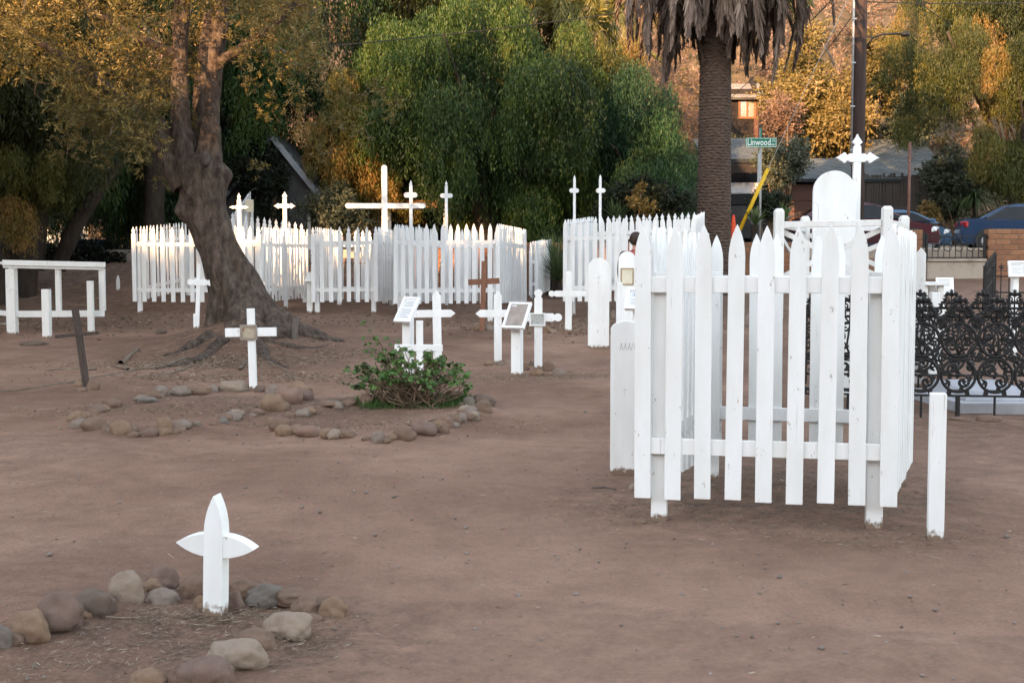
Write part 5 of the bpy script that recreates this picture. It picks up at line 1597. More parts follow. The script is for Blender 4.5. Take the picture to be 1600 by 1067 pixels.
for a in [
    (122, 671, 26, 16, 'grey', 'small grey stone, leftmost of the ring before the olive tree'),
    (150, 675, 42, 22, 'brown', 'wide brown-grey stone at the left end of the ring before the olive tree'),
    (188, 672, 34, 14, 'brown', 'flat brown stone behind the tan block in the ring before the olive tree'),
    (190, 681, 34, 20, 'tan', 'tan stone in the near row beside the wide brown-grey one'),
    (209, 684, 18, 10, 'brown', 'tiny brown stone between the tan and the dark oval stone'),
    (233, 684, 28, 15, 'purple', 'dark oval stone left of the upright orange-tan stone'),
    (257, 681, 28, 28, 'tan', 'upright orange-tan stone in the near row of the olive grave'),
    (285, 670, 30, 14, 'grey', 'flat grey stone right of the upright orange-tan stone'),
    (349, 664, 17, 11, 'slate', 'small greenish-grey pebble of the trio in the near row'),
    (361, 659, 30, 14, 'grey', 'grey oval stone of the trio in the near row'),
    (370, 650, 24, 10, 'pale', 'pale flat stone of the trio in the near row'),
    (400, 649, 24, 11, 'brown', 'half-buried brown stone between the trio and the big block'),
    (428, 645, 38, 26, 'tan', 'big angular brown block at the right end of the olive grave'),
    (452, 632, 46, 26, 'pink', 'pink sloping stone above the big angular block'),
    (475, 627, 28, 18, 'purple', 'rounded purple stone, rightmost of the pile by the slim cross'),
    (466, 614, 42, 18, 'tan', 'orange-brown stone at the back of the pile by the slim cross'),
    (423, 621, 18, 14, 'grey', 'small speckled grey stone wedged in the pile by the slim cross'),
    (407, 615, 18, 12, 'dark', 'dark stone touching the foot of the slim cross'),
    (425, 610, 20, 9, 'grey', 'grey stone just behind the foot of the slim cross'),
    (363, 613, 46, 17, 'pale', 'long pale stone left of the foot of the slim cross'),
    (312, 617, 26, 11, 'brown', 'low tan-brown stone in the far row of the olive grave'),
    (280, 620, 34, 15, 'grey', 'grey hump of stone in the far row of the olive grave'),
    (230, 631, 32, 12, 'slate', 'sunken bluish stone in the far row of the olive grave'),
    (152, 644, 26, 12, 'purple', 'sunken purplish stone in the far row near the left end of the olive grave'),
    (128, 656, 30, 11, 'brown', 'sunken brown stone closing the left end of the olive grave')]:
    stone(*a, GL, rot=random.uniform(-.3, .3))
GS_ = 'stones round the grave of the bush'
for a in [
    (438, 672, 34, 20, 'brown', 'dull brown stone at the left end of the bush grave'),
    (446, 682, 32, 18, 'tan', 'tan stone in front of the dull brown one, left end of the bush grave'),
    (481, 683, 40, 17, 'pink', 'flat pinkish stone in the near row of the bush grave, toward the left'),
    (523, 687, 25, 15, 'pale', 'small pale stone standing by itself in the near row of the bush grave'),
    (590, 694, 24, 19, 'grey', 'round grey stone nearest the viewer in the bush grave'),
    (630, 688, 40, 20, 'brown', 'rough brown stone right of the round grey one'),
    (663, 681, 46, 20, 'purple', 'long smooth purple-grey stone in the near row of the bush grave'),
    (692, 679, 20, 18, 'brown', 'small brown stone after the long purple-grey stone'),
    (696, 670, 26, 20, 'pink', 'pinkish stone standing on edge in the row right of the bush'),
    (709, 664, 27, 15, 'brown', 'brown slanted stone in the stack right of the bush'),
    (720, 661, 20, 14, 'grey', 'grey slanted stone in the stack right of the bush'),
    (731, 659, 20, 13, 'brown', 'darker slanted stone in the stack right of the bush'),
    (738, 656, 28, 13, 'pale', 'pale slanted stone at the right end of the stack'),
    (727, 644, 23, 11, 'pale', 'small pale block beside the grass right of the bush'),
    (733, 634, 20, 14, 'slate', 'blue-grey stone at the edge of the grass right of the bush'),
    (756, 647, 28, 20, 'brown', 'smooth brown oval stone, lower of the two at the far right of the bush'),
    (754, 634, 40, 17, 'dark', 'long dark stone lying behind the smooth brown oval one'),
    (572, 634, 26, 18, 'brown', 'brown stone in the grass left of the bush'),
    (515, 634, 40, 8, 'brown', 'sunken stone in the far row left of the bush')]:
    stone(*a, GS_, rot=random.uniform(-.3, .3))
MAIN = [(o, o['label']) for o in COL.objects if o.get('category') == 'stone']
used = set()
for ring, grp, where, num in (('olive', GL, 'before the olive tree', 44), ('bush', GS_, 'by the bush', 38), ('front', GF, 'in the front ring', 20)):
    pts_ = RING_PX[ring]
    mine = [(o, l) for o, l in MAIN if o['group'] == grp]
    for k in range(num):
        u = (k + random.uniform(.1, .9)) / num * (len(pts_) - 1.001); q = int(u); fr_ = u - q
        px = pts_[q][0] + (pts_[q + 1][0] - pts_[q][0]) * fr_ + random.gauss(0, 3); py = pts_[q][1] + (pts_[q + 1][1] - pts_[q][1]) * fr_ + random.gauss(0, 2)
        w = random.uniform(14, 30); g = G(px, py)
        o, l = min(mine, key=lambda t: (t[0].location - g).length)
        words = l.split(); n_ = next((i for i, x in enumerate(words) if x.strip(',') in ('stone', 'block', 'boulder', 'pebble', 'hump')), 2)
        dx, dy = g.x - o.location.x, g.y - o.location.y
        side = ('right of' if dx > 0 else 'left of') if abs(dx) > abs(dy) else ('behind' if dy > 0 else 'before')
        col_ = random.choice(('brown', 'grey', 'brown', 'tan'))
        lab = 'tiny %s filler stone %s the %s %s' % (col_, side, ' '.join(words[:n_ + 1]).strip(','), where)
        if lab in used: continue
        used.add(lab)
        stone(px, py + 3, w, w * random.uniform(.38, .55), col_, lab, grp, rot=random.uniform(-1, 1), z=-.004)
GC = 'stones at the feet of crosses'
for a in [
    (126, 605, 20, 10, 'tan', 'upper flat stone of the pair at the foot of the dark leaning cross'),
    (127, 614, 18, 9, 'brown', 'lower flat stone of the pair at the foot of the dark leaning cross'),
    (146, 612, 20, 17, 'brown', 'rounded stone at the right foot of the dark leaning cross'),
    (731, 517, 12, 8, 'brown', 'small brown stone left of the plain brown cross'),
    (745, 517, 12, 7, 'tan', 'reddish stone touching the foot of the plain brown cross'),
    (762, 518, 17, 11, 'grey', 'grey stone right of the foot of the plain brown cross'),
    (764, 571, 16, 7, 'tan', 'rusty flat stone left of the cross by the dark-faced sign'),
    (782, 572, 13, 7, 'grey', 'grey stone right of the cross by the dark-faced sign'),
    (793, 569, 12, 7, 'pale', 'whitish stone behind the post of the dark-faced sign'),
    (820, 581, 16, 14, 'brown', 'brown stone left of the foot of the cross with a plaque'),
    (830, 573, 10, 9, 'dark', 'dark stone behind the foot of the cross with a plaque'),
    (858, 583, 20, 18, 'brown', 'upright brown stone right of the cross with a plaque'),
    (840, 588, 24, 11, 'tan', 'flat tan stone in front of the cross with a plaque'),
    (873, 588, 20, 11, 'grey', 'grey knobbly stone farthest right by the cross with a plaque'),
    (855, 521, 15, 11, 'tan', 'tan stone left of the lobed cross by the person'),
    (865, 522, 10, 7, 'pale', 'small pale stone left of the lobed cross by the person'),
    (894, 523, 10, 7, 'brown', 'small brown stone right of the foot of the lobed cross'),
    (904, 485, 17, 7, 'brown', 'flat brown stone left of the tall round-topped headboard'),
    (957, 500, 10, 14, 'grey', 'grey stone between the two tall round-topped headboards'),
    (252, 523, 18, 9, 'dark', 'single dark stone on the bare ground left of the olive trunk'),
    (55, 540, 40, 7, 'dark', 'low dark clod of earth on the bare ground at the left'),
    (990, 766, 18, 10, 'pale', 'pale stone at the left front foot of the near picket fence'),
    (1000, 820, 22, 10, 'brown', 'dirty low stone before the left front post of the near fence'),
    (1172, 512, 22, 20, 'grey', 'grey stone heap seen between the pickets of the near fence'),
    (1546, 658, 40, 9, 'brown', 'flat slab of brown stone under the leg of the cast iron fence'),
    (1498, 657, 32, 5, 'brown', 'thin flat stone left of the thick leg of the cast iron fence')]:
    stone(*a, GC, rot=random.uniform(-.3, .3))

# ------------------------------------------------------------------ the olive tree
DT = 20.5
def prof(pts, d=DT):
    """(px, py, width px[, extra depth]) -> (x, y, z, r)"""
    out = []
    for q in pts:
        dd = d + (q[3] if len(q) > 3 else 0)
        p = P(q[0], q[1], dd)
        out.append((p.x, p.y, p.z, q[2] / 2 * px_scale(dd)))
    return out
tb = P(385, 535, DT)
olive = empty('olive_tree', (tb.x, DT, gz(tb.x, DT)), 'old gnarled olive tree with thick leaning trunk and spreading roots', 'tree')
OL = Vector(olive.location)
def part(name, v, f, mat, parent, org, smooth=True):
    return MB().add([Vector(p) - org for p in v], f).build(name, mat, parent, None, None, smooth)
tr_pts = resample(prof([(392, 556, 250), (388, 535, 190), (384, 515, 146), (379, 495, 116), (373, 470, 96), (364, 440, 80), (353, 412, 70), (342, 385, 66), (331, 355, 64), (320, 325, 66), (314, 295, 70), (310, 268, 72), (305, 252, 66), (304, 243, 44), (304, 236, 12)]), 110)
# burl on the left, collar of a lost limb on the right
rads = tr_pts[:, 3].copy()
lob = np.interp(np.linspace(0, 1, 110), [0, .12, .3, .6, 1], [.2, .15, .09, .05, .04])
tv, tf_ = loft([tuple(p[:3]) for p in tr_pts], rads, 72, .14, list(lob), 5, 2.0, 2.4)
bl_c = P(287, 330, DT - .12); bl2 = P(356, 272, DT + .0); bl3 = P(402, 478, DT - .2)
tv = [Vector(p) for p in tv]
for i, p in enumerate(tv):
    for c, a, r in ((bl_c, .15, .17), (bl2, .2, .2), (bl3, .16, .16), (P(390, 500, DT - .5), .12, .16)):
        dd = (p - c).length
        if dd < r * 2.5:
            ax_ = tr_pts[i // 72 if i // 72 < 110 else 109][:3]
            o_ = (p - Vector(ax_)); o_.z = 0
            p = p + o_.normalized() * a * math.exp(-(dd / r) ** 2)
    # deep hollows and furrows
    for c, a, r in ((P(350, 455, DT - .4), -.10, .09), (P(356, 490, DT - .5), -.16, .11), (P(330, 372, DT - .4), -.06, .06), (P(295, 325, DT - .35), -.09, .06), (P(384, 440, DT - .3), -.1, .09), (P(345, 425, DT - .4), -.05, .05)):
        q = p - c; q.z *= .45
        dd = q.length
        if dd < r * 2.5:
            ax_ = tr_pts[i // 72 if i // 72 < 110 else 109][:3]
            o_ = (p - Vector(ax_)); o_.z = 0
            p = p + o_.normalized() * a * math.exp(-(dd / r) ** 2)
    tv[i] = p
part('trunk', tv, tf_, MT['bark'], olive, OL)
limbs = [
    [(318, 290, 54), (325, 255, 44), (328, 215, 34), (330, 180, 30), (333, 140, 28), (338, 90, 28), (343, 40, 30), (347, -10, 28), (352, -90, 22)],
    [(299, 290, 56), (290, 255, 48), (285, 215, 40), (282, 175, 36), (281, 130, 32), (281, 80, 28), (284, 20, 30), (290, -60, 22)],
    [(292, 290, 50), (272, 255, 44), (256, 225, 38), (243, 198, 34, -.1), (226, 178, 26, -.2), (170, 140, 16, -.5), (100, 90, 12, -.9), (20, 40, 9, -1.2)],
    [(320, 230, 30, .4), (316, 170, 28, .7), (318, 100, 24, 1), (330, 20, 20, 1.2)],
    [(338, 100, 18), (385, 70, 13, -.5), (440, 30, 9, -.8), (480, -20, 7, -1)],
    [(281, 90, 18), (220, 60, 13, -.6), (150, 20, 10, -1), (80, -40, 8, -1.2)]]
for k, L in enumerate(limbs):
    c = resample(prof(L), 44 if k < 4 else 24)
    if k < 2: c[14:, 3] *= .84
    v, f = loft([tuple(p[:3]) for p in c], c[:, 3], 28 if k < 4 else 10, .12, .06 if k < 4 else 0, 4, k * 3.0, 3)
    part('limb', v, f, MT['bark'], olive, OL)
MT['scar_dark'] = noisy('grey_branch_scar', (.03, .023, .018), (.085, .068, .054), 14, bmp=.5)
sc = P(320, 247, DT - .55)
v = []; 
m = MB(); m.lathe([(.02, .035), (.07, .03), (.105, .012), (.115, -.02), (.11, -.1)], 18)
so = m.build('branch_scar', MT['scar_dark'], olive, sc - OL + Vector((0, .02, 0)), (R(78), 0, R(6)), True); so.scale = (.7, 1.2, 1)
kb = P(287, 330, DT - .33)
# roots
MT['root_bark'] = noisy('dusty_root_bark', (.1, .072, .052), (.2, .15, .11), 12, bmp=.6)
def ground_path(pts, r0, r1, lift=.3):
    out = []
    n = len(pts)
    for i, (px, py) in enumerate(pts):
        g = G(px, py)
        r = r0 + (r1 - r0) * i / (n - 1)
        out.append((g.x, g.y, g.z + r * lift, r))
    return out
root_list = [
    ([(405, 480), (425, 500), (450, 514), (480, 524), (505, 530), (530, 531)], .2, .04, .2),
    ([(400, 510), (420, 530), (445, 540), (480, 545), (510, 542)], .16, .03, .2),
    ([(330, 520), (300, 540), (278, 550), (255, 556)], .15, .03, .2),
    ([(350, 530), (325, 552), (300, 566), (270, 572), (245, 577)], .12, .025, .25),
    ([(405, 535), (415, 558), (435, 570), (452, 576)], .12, .02, .2),
    ([(290, 560), (250, 574), (220, 577), (195, 582), (150, 590), (70, 604), (0, 612)], .022, .008, .5),
    ([(300, 572), (262, 585), (225, 588), (205, 592)], .022, .008, .5),
    ([(188, 570), (205, 556), (216, 547)], .035, .02, .6),
    ([(200, 579), (188, 575), (176, 574)], .028, .014, .6),
    ([(150, 578), (110, 577), (70, 579)], .018, .008, .5),
    ([(420, 566), (440, 576), (455, 584)], .018, .008, .5),
    ([(445, 585), (462, 594), (468, 600)], .016, .008, .5),
    ([(375, 578), (384, 566), (395, 572)], .02, .008, .6)]
for k, (pts, r0, r1, lf_) in enumerate(root_list):
    c = resample(ground_path(pts, r0, r1, lf_), 30)
    for q in c:
        q[2] = gz(q[0], q[1]) + q[3] * (lf_ - (.62 if k < 5 else 0)) * (1 + .9 * mnoise.noise(Vector((q[0] * 3, q[1] * 3, k))))
    v, f = loft([tuple(p[:3]) for p in c], c[:, 3], 12, .35, .08, 3, k * 2.0, 5)
    part('root', v, f, MT['bark'] if k < 5 else MT['root_bark'], olive, OL)

MT['olive_leaf'] = leaf_mat('olive_leaves', [(0, (0.0431, 0.0399, 0.0104)), (.45, (0.1365, 0.1056, 0.0272)), (.8, (0.2444, 0.1701, 0.0480)), (1, (0.3881, 0.2463, 0.0880))], .3, .5)  # upper stops pushed to gold: sunlit highlights put into the leaf colour
oc = []
def oclump(px, py, d, wpx, t): 
    p = P(px, py, d); oc.append((p.x, p.y, p.z, wpx / 2 * px_scale(d), t))
for k in range(150):
    px = random.uniform(-90, 500); py = random.uniform(-170, 120)
    if 300 < px < 360 and 30 < py: continue
    if px > 400 and py > 90: continue
    stem_ = 245 < px < 360 and py > 0
    oclump(px, py, DT + (random.uniform(.8, 2.4) if stem_ else random.uniform(-3.2, 2.0)), random.uniform(50, 95), random.gauss(.5, .16))
for k in range(34):
    px = random.uniform(100, 250); py = random.uniform(100, 235)
    oclump(px, py, DT + random.uniform(-2.5, .6), random.uniform(40, 75), random.gauss(.42, .14))
for k in range(110):
    oclump(random.uniform(-260, 430), random.uniform(-300, -130), DT + random.uniform(-3.0, 3.0), random.uniform(70, 120), random.gauss(.5, .16))
for px, py, w, t in ((220, 255, 40, .35), (250, 275, 36, .35), (165, 250, 36, .3), (300, 190, 30, .5), (272, 150, 36, .55), (310, 110, 34, .6), (390, 130, 40, .5), (410, 180, 34, .45),
                     (450, 150, 60, .45), (500, 130, 56, .4), (545, 150, 50, .4), (590, 145, 44, .4), (520, 190, 50, .4), (560, 205, 46, .4), (470, 200, 40, .4), (610, 175, 34, .4), (500, 235, 36, .4), (425, 60, 60, .55), (470, 90, 50, .5), (455, 20, 60, .6), (490, 60, 40, .5), (540, 120, 40, .45), (445, 105, 44, .5), (400, 265, 30, .4)):
    oclump(px, py, DT + random.uniform(-1, .4), w, t)
q, ti = bushy(oc, 16500, 13, .082, .019, .05, .6, 1.15)
obj('crown', np_quads('crown', q - np.array(OL), MT['olive_leaf'], ti), olive)
# bare twigs inside the crown
tw = MB()
for k in range(420):
    c = random.choice(oc)
    a = Vector(c[:3]) + Vector([random.gauss(0, .3) for _ in range(3)]) * c[3] * 1.4
    dv = Vector((random.gauss(0, 1), random.gauss(0, .6), random.gauss(-.1, .8))).normalized() * c[3] * random.uniform(.7, 1.7)
    mid = a + dv * .5 + Vector([random.gauss(0, .04) for _ in range(3)])
    tw.tube([a - OL, mid - OL, a + dv - OL], [.009, .007, .003], 4)
tag(tw.build('twigs', MT['bark'], olive), kind='stuff')

# ------------------------------------------------------------------ weeping pepper trees
MT['pepper'] = leaf_mat('pepper_tree_leaves', [(0, (0.0109, 0.0256, 0.0049)), (.4, (0.0255, 0.0566, 0.0078)), (.7, (0.0547, 0.0869, 0.0108)), (1, (0.1368, 0.1234, 0.0196))], .3)
MT['pepper_blue'] = leaf_mat('blue_green_pepper_leaves', [(0, (0.0114, 0.0334, 0.0125)), (.45, (0.0251, 0.0692, 0.0234)), (.8, (0.0478, 0.1050, 0.0322)), (1, (0.1022, 0.1432, 0.0359))], .3)
MT['pepper_gold'] = leaf_mat('yellow_green_pepper_leaves', [(0, (0.0302, 0.0372, 0.0066)), (.4, (0.0690, 0.0743, 0.0119)), (.75, (0.1294, 0.1114, 0.0198)), (1, (0.2242, 0.1238, 0.0330))], .35)  # gold of the low sun put into the leaf colour
def trunk(root, org, pts, mat='bark_dark', seg=16, n=24, name='trunk'):
    c = resample(pts, n)
    v, f = loft([tuple(p[:3]) for p in c], c[:, 3], seg, .15, .05, 4, random.random() * 9, 2.5)
    return part(name, v, f, MT[mat], root, org)
def pepper(label, px, d, pyc, rx_px, ry_px, rd, n_cl, rc, n_str, lp, mat, tint=.5, leaf=(.142, .029), tv=.18, hang=(.8, 1.9), group=None, low=-1.0, tw_=.35, name='pepper_tree', tp=None):
    c = P(px, pyc, d); s = px_scale(d)
    rx, rz_ = rx_px * s, ry_px * s
    tx = X(tp, d) if tp is not None else c.x
    base = Vector((tx, d + .4, gz(tx, d + .4)))
    t = empty(name, base, label, 'tree', group)
    cl = []
    for (bx_, by_, bz_, br_, bt_) in ell_clumps((c.x, d, c.z + rz_ * .12), (rx, rd, rz_), max(8, n_cl // 3), rc, tint, tv * 1.35, .72, low):
        ox, oy = bx_ - c.x, by_ - d
        for i in range(4):
            f_ = br_ * (.82 - .1 * i)
            cl.append((bx_ + random.gauss(0, .35) * br_ + .12 * i * ox / max(rx, .1), by_ + random.gauss(0, .3) * br_, bz_ - i * .62 * br_, f_, bt_ + random.gauss(0, .07)))
    cl += ell_clumps((c.x, d + .3, c.z), (rx * .72, rd * .6, rz_ * .8), max(4, n_cl // 4), rc * 1.1, tint - .22, .06, .2, low)  # inner fill tinted darker: shade inside the crown put into leaf colour
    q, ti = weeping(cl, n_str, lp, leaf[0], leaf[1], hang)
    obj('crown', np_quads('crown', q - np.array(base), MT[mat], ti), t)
    top = c.z
    trunk(t, base, [(base.x, base.y, base.z - .2, tw_ * 1.3), (base.x + .1, base.y, base.z + 1, tw_), (base.x - .1, base.y, (base.z + top) / 2, tw_ * .8), (c.x, d, top + rz_ * .4, tw_ * .35)])
    for k in range(5):
        a = random.uniform(0, 2 * PI)
        e = Vector((c.x + rx * .75 * math.cos(a), d + rd * .75 * math.sin(a), c.z + rz_ * random.uniform(-.1, .6)))
        b0 = Vector((base.x, base.y, base.z + (top - base.z) * random.uniform(.3, .6)))
        m_ = b0.lerp(e, .5) + Vector((0, 0, .5))
        trunk(t, base, [(*b0, tw_ * .4), (*m_, tw_ * .22), (*e, tw_ * .06)], seg=8, n=10, name='branch')
    return t
pepper('large drooping green pepper tree filling the middle behind the fences', 755, 35.0, 178, 175, 185, 2.4, 84, .78, 13940, 15, 'pepper', .42, low=-.9)
pepper('dense dark blue-green drooping tree left of the palm trunk', 985, 35.6, 235, 92, 105, 1.7, 48, .6, 7820, 14, 'pepper_blue', .42, leaf=(0.123, 0.024))
pepper('tall green drooping tree whose top fills the upper middle behind the pepper tree', 640, 41.0, 20, 190, 160, 2.6, 60, 1.0, 7820, 14, 'pepper_gold', .3, leaf=(0.171, 0.036))
pepper('drooping tree with sunlit golden tips behind the tall white cross', 555, 35.6, 225, 62, 100, 1.5, 44, .5, 6120, 14, 'pepper_gold', .55, leaf=(0.123, 0.025), tp=500)
pepper('yellow-green sunlit weeping tree above the dark blue-green one', 930, 39.5, 118, 82, 56, 2.0, 40, .6, 5100, 13, 'pepper_gold', .5, leaf=(0.142, 0.030))
pepper('dark drooping tree behind the olive trunk', 400, 36.5, 140, 120, 190, 2.0, 70, .7, 7820, 14, 'pepper', .25, leaf=(0.142, 0.029), tp=330)
pepper('overhanging pepper tree with twisted dark trunk at the left edge', 60, 29.5, 130, 140, 150, 2.2, 60, .6, 7140, 13, 'pepper_gold', .22, leaf=(0.114, 0.024), tp=30, tw_=.2)
pepper('hanging golden-green spray of pepper tree over the white railing at the far left', 45, 28.6, 285, 46, 55, .9, 22, .36, 3060, 12, 'pepper_gold', .42, leaf=(0.095, 0.020), tp=-20, tw_=.2)
pepper('dark tree in deep shade between the left edge and the fences', 190, 34.5, 190, 130, 150, 2.2, 70, .75, 7820, 14, 'pepper', .12, leaf=(0.142, 0.029), tp=215, tw_=.3)  # low leaf tint: deep shade put into the colour
pepper('tall airy pepper tree overhanging the house at the upper right', 1478, 41.0, 105, 105, 135, 2.0, 40, .5, 3600, 14, 'pepper_gold', .33, leaf=(0.123, 0.024), tp=1580, tv=.2, tw_=.12)
pepper('sunlit pepper tree at the right edge above the blue sedan', 1600, 40.0, 190, 62, 125, 1.8, 36, .5, 4000, 14, 'pepper_gold', .42, leaf=(0.133, 0.026), tp=1610, tw_=.25)
pepper('high drooping tree above the right edge of the hill', 1570, 46.0, 20, 110, 80, 2.0, 40, .6, 4080, 13, 'pepper_gold', .35, leaf=(0.152, 0.030), tp=1600, tw_=.25)

pepper('added shade canopy high above the white railing at the left', 60, 33.0, -130, 240, 150, 3.0, 70, 1.1, 4600, 13, 'pepper', .2, leaf=(.17, .04), tp=230, tw_=.3)  # crown added above the view to darken the ground at the left
pepper('added shade canopy high behind the olive tree', 420, 38.0, -110, 200, 150, 2.6, 60, 1.0, 4200, 13, 'pepper', .25, leaf=(.17, .04), tp=300, tw_=.3)  # crown added above the view to deepen the shade below
pepper('tall crown added to shade the left white railing and the sunlit picket fence', -75, 27.0, -75, 215, 125, 2.4, 60, .9, 6000, 13, 'pepper_gold', .15, leaf=(.13, .03), tp=-190, tw_=.3)  # crown added to keep sky light off the fence
for k, (x, y) in enumerate(((-15.8, 28.6), (-18.2, 22.0), (-20.5, 15.0))):  # unseen trees added to cut the sky light from the left
    pepper(('unseen tree added for shade beyond the left edge, level with the picket fences', 'unseen tree added for shade beyond the left edge, level with the olive trunk', 'unseen tree added for shade beyond the left edge, nearest the camera')[k], CX + x / y * F_PX, y, HOR - 6.6 / y * F_PX, 3.0 / y * F_PX, 3.4 / y * F_PX, 3.0, 70, 1.1, 3600, 12, 'pepper', .3, leaf=(.26, .09), tw_=.3)
pepper('green drooping tree between the sunlit golden one and the large pepper tree', 635, 37.0, 140, 80, 130, 1.8, 46, .7, 5200, 14, 'pepper', .55, leaf=(.135, .028), tp=650)
# twisted dark limbs on the left
tl = P(40, 400, 30.5); tlz = gz(tl.x, 30.5)
lt = empty('shade_tree', (tl.x, 30.5, tlz), 'twisted dark tree trunk with bent limbs behind the white railing', 'tree')
LT = Vector(lt.location)
for k, L in enumerate(([(30, 420, 80), (35, 340, 72), (40, 280, 66), (36, 235, 58), (15, 205, 46), (5, 175, 40), (25, 145, 30), (48, 120, 24)],
                       [(52, 300, 44), (72, 240, 38), (95, 195, 32), (105, 160, 28), (125, 138, 24), (150, 120, 16)],
                       [(90, 420, 26), (110, 370, 24), (130, 335, 22), (160, 290, 18), (190, 250, 14)],
                       [(15, 200, 18), (42, 130, 14), (38, 85, 10), (10, 60, 8)])):
    c = resample(prof(L, 30.5), 30)
    v, f = loft([tuple(p[:3]) for p in c], c[:, 3], 18, .18, .07, 4, k * 4.0, 2.5)
    part('trunk' if k == 0 else 'limb', v, f, MT['bark_dark'], lt, LT)

# ------------------------------------------------------------------ bushes and hedges
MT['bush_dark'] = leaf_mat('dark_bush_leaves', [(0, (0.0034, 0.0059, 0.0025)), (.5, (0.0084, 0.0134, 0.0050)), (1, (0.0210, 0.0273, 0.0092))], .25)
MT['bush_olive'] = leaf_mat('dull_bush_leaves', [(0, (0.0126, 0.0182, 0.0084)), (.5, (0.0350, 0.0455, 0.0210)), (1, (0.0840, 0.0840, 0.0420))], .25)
MT['bush_grey'] = leaf_mat('grey_green_bush_leaves', [(0, (.026, .034, .02)), (.5, (.075, .085, .05)), (1, (.17, .17, .11))], .25)
MT['bush_gold'] = leaf_mat('dry_golden_bush_leaves', [(0, (.06, .05, .014)), (.4, (.15, .11, .03)), (.75, (.23, .16, .05)), (1, (.36, .24, .11))], .3)
MT['bush_dry'] = leaf_mat('dry_brush_leaves', [(0, (.07, .045, .03)), (.5, (.17, .10, .065)), (1, (.30, .19, .13))], .2)
def bush(label, px, d, pyc, rx_px, ry_px, rd, n_cl, rc, n_tw, lp, mat, tint=.5, leaf=(.1, .045), name='bush', cat='bush', group=None, shell=.3):
    c = P(px, pyc, d); s = px_scale(d)
    base = Vector((c.x, d, gz(c.x, d)))
    t = empty(name, base, label, cat, group)
    cl = ell_clumps((c.x, d, c.z), (rx_px * s, rd, ry_px * s), n_cl, rc, tint, .16, shell)
    q, ti = bushy(cl, n_tw, lp, leaf[0], leaf[1], .2, .8)
    obj('foliage', np_quads('foliage', q - np.array(base), MT[mat], ti), t)
    st = MB()
    for k in range(7):
        e = Vector(random.choice(cl)[:3]) - base
        st.tube([(random.uniform(-.15, .15), random.uniform(-.15, .15), -.1), e * .5 + Vector((random.gauss(0, .1), 0, 0)), e], [.045, .03, .012], 5)
    st.build('stems', MT['stem'], t)
    return t
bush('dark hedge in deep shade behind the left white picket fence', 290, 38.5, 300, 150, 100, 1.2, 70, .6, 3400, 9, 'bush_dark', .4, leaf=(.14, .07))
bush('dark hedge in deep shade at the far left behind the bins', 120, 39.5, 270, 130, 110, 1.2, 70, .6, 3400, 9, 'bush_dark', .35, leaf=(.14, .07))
bush('black leaf mass added to darken the bank behind the white railing', 120, 33.2, 412, 115, 32, .7, 50, .4, 2600, 9, 'bush_dark', .3, leaf=(.1, .05))  # dark leaves added over the bare bank in place of its deep shade
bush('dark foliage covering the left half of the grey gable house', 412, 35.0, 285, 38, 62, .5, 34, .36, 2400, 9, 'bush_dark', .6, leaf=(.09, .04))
bush('dull shrub below the gable house, behind the middle picket fence', 520, 33.6, 330, 52, 42, .7, 30, .35, 1800, 9, 'bush_grey', .3, leaf=(.08, .035))
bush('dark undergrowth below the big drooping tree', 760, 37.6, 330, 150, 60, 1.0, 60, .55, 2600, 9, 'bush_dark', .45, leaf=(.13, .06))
bush('dark bush with a sunlit yellow patch left of the palm trunk', 1010, 33.8, 318, 70, 40, .6, 34, .36, 1900, 9, 'bush_olive', .25, leaf=(.09, .045))
bush('small golden bush behind the fence beside the person', 1000, 33.3, 320, 22, 28, .4, 12, .22, 520, 9, 'bush_gold', .45, leaf=(.08, .04))
bush('grey-green shrub between the street sign and the dark garage', 1225, 41.5, 255, 38, 42, .8, 26, .45, 1700, 9, 'bush_grey', .5, leaf=(.1, .05))
bush('low shrub at the foot of the street sign', 1205, 37.4, 318, 26, 34, .5, 16, .32, 900, 9, 'bush_olive', .3, leaf=(.08, .04))
bush('large dark leafy shrub right of the plank fence', 1478, 43.8, 288, 46, 58, 1.2, 40, .5, 2700, 9, 'bush_grey', .45, leaf=(.13, .06))
bush('leafy shrub above the blue sedan, right of the grassy plant', 1578, 44.2, 275, 52, 52, 1.2, 36, .5, 2300, 9, 'bush_grey', .5, leaf=(.13, .06))
bush('small sunlit orange shrub over the windscreen of the pale blue car', 1452, 42.9, 332, 14, 14, .4, 8, .2, 320, 9, 'bush_gold', .7, leaf=(.08, .04))
bush('big sunlit golden bush on the slope above the garage', 1300, 51.0, 185, 82, 75, 2.0, 60, .75, 4200, 9, 'bush_gold', .5, leaf=(.15, .075))
bush('golden bush left of the pole on the slope', 1250, 53.0, 130, 50, 80, 1.8, 40, .75, 2400, 9, 'bush_gold', .4, leaf=(.16, .075))
bush('dull green bush on the bare slope above the plank fence roof', 1420, 50.5, 195, 40, 42, 1.4, 30, .6, 1900, 9, 'bush_grey', .45, leaf=(.14, .07))
bush('dry brownish bush on the slope right of the hillside house', 1222, 49.5, 185, 26, 36, 1.0, 20, .5, 1100, 9, 'bush_dry', .4, leaf=(.12, .05))
bush('golden-green bush on the slope right of the pole', 1385, 52.0, 120, 55, 70, 1.8, 44, .7, 2600, 9, 'bush_gold', .35, leaf=(.15, .07))
bush('olive-green bush below the hillside house beside the palm trunk', 1152, 52.0, 238, 34, 26, .8, 20, .45, 1100, 9, 'bush_olive', .5, leaf=(.12, .06))
bush('bright green leafy tree behind the upper middle trees', 660, 46.0, 20, 60, 70, 1.5, 30, .7, 1700, 9, 'bush_gold', .2, leaf=(.16, .09), name='leafy_tree', cat='tree')
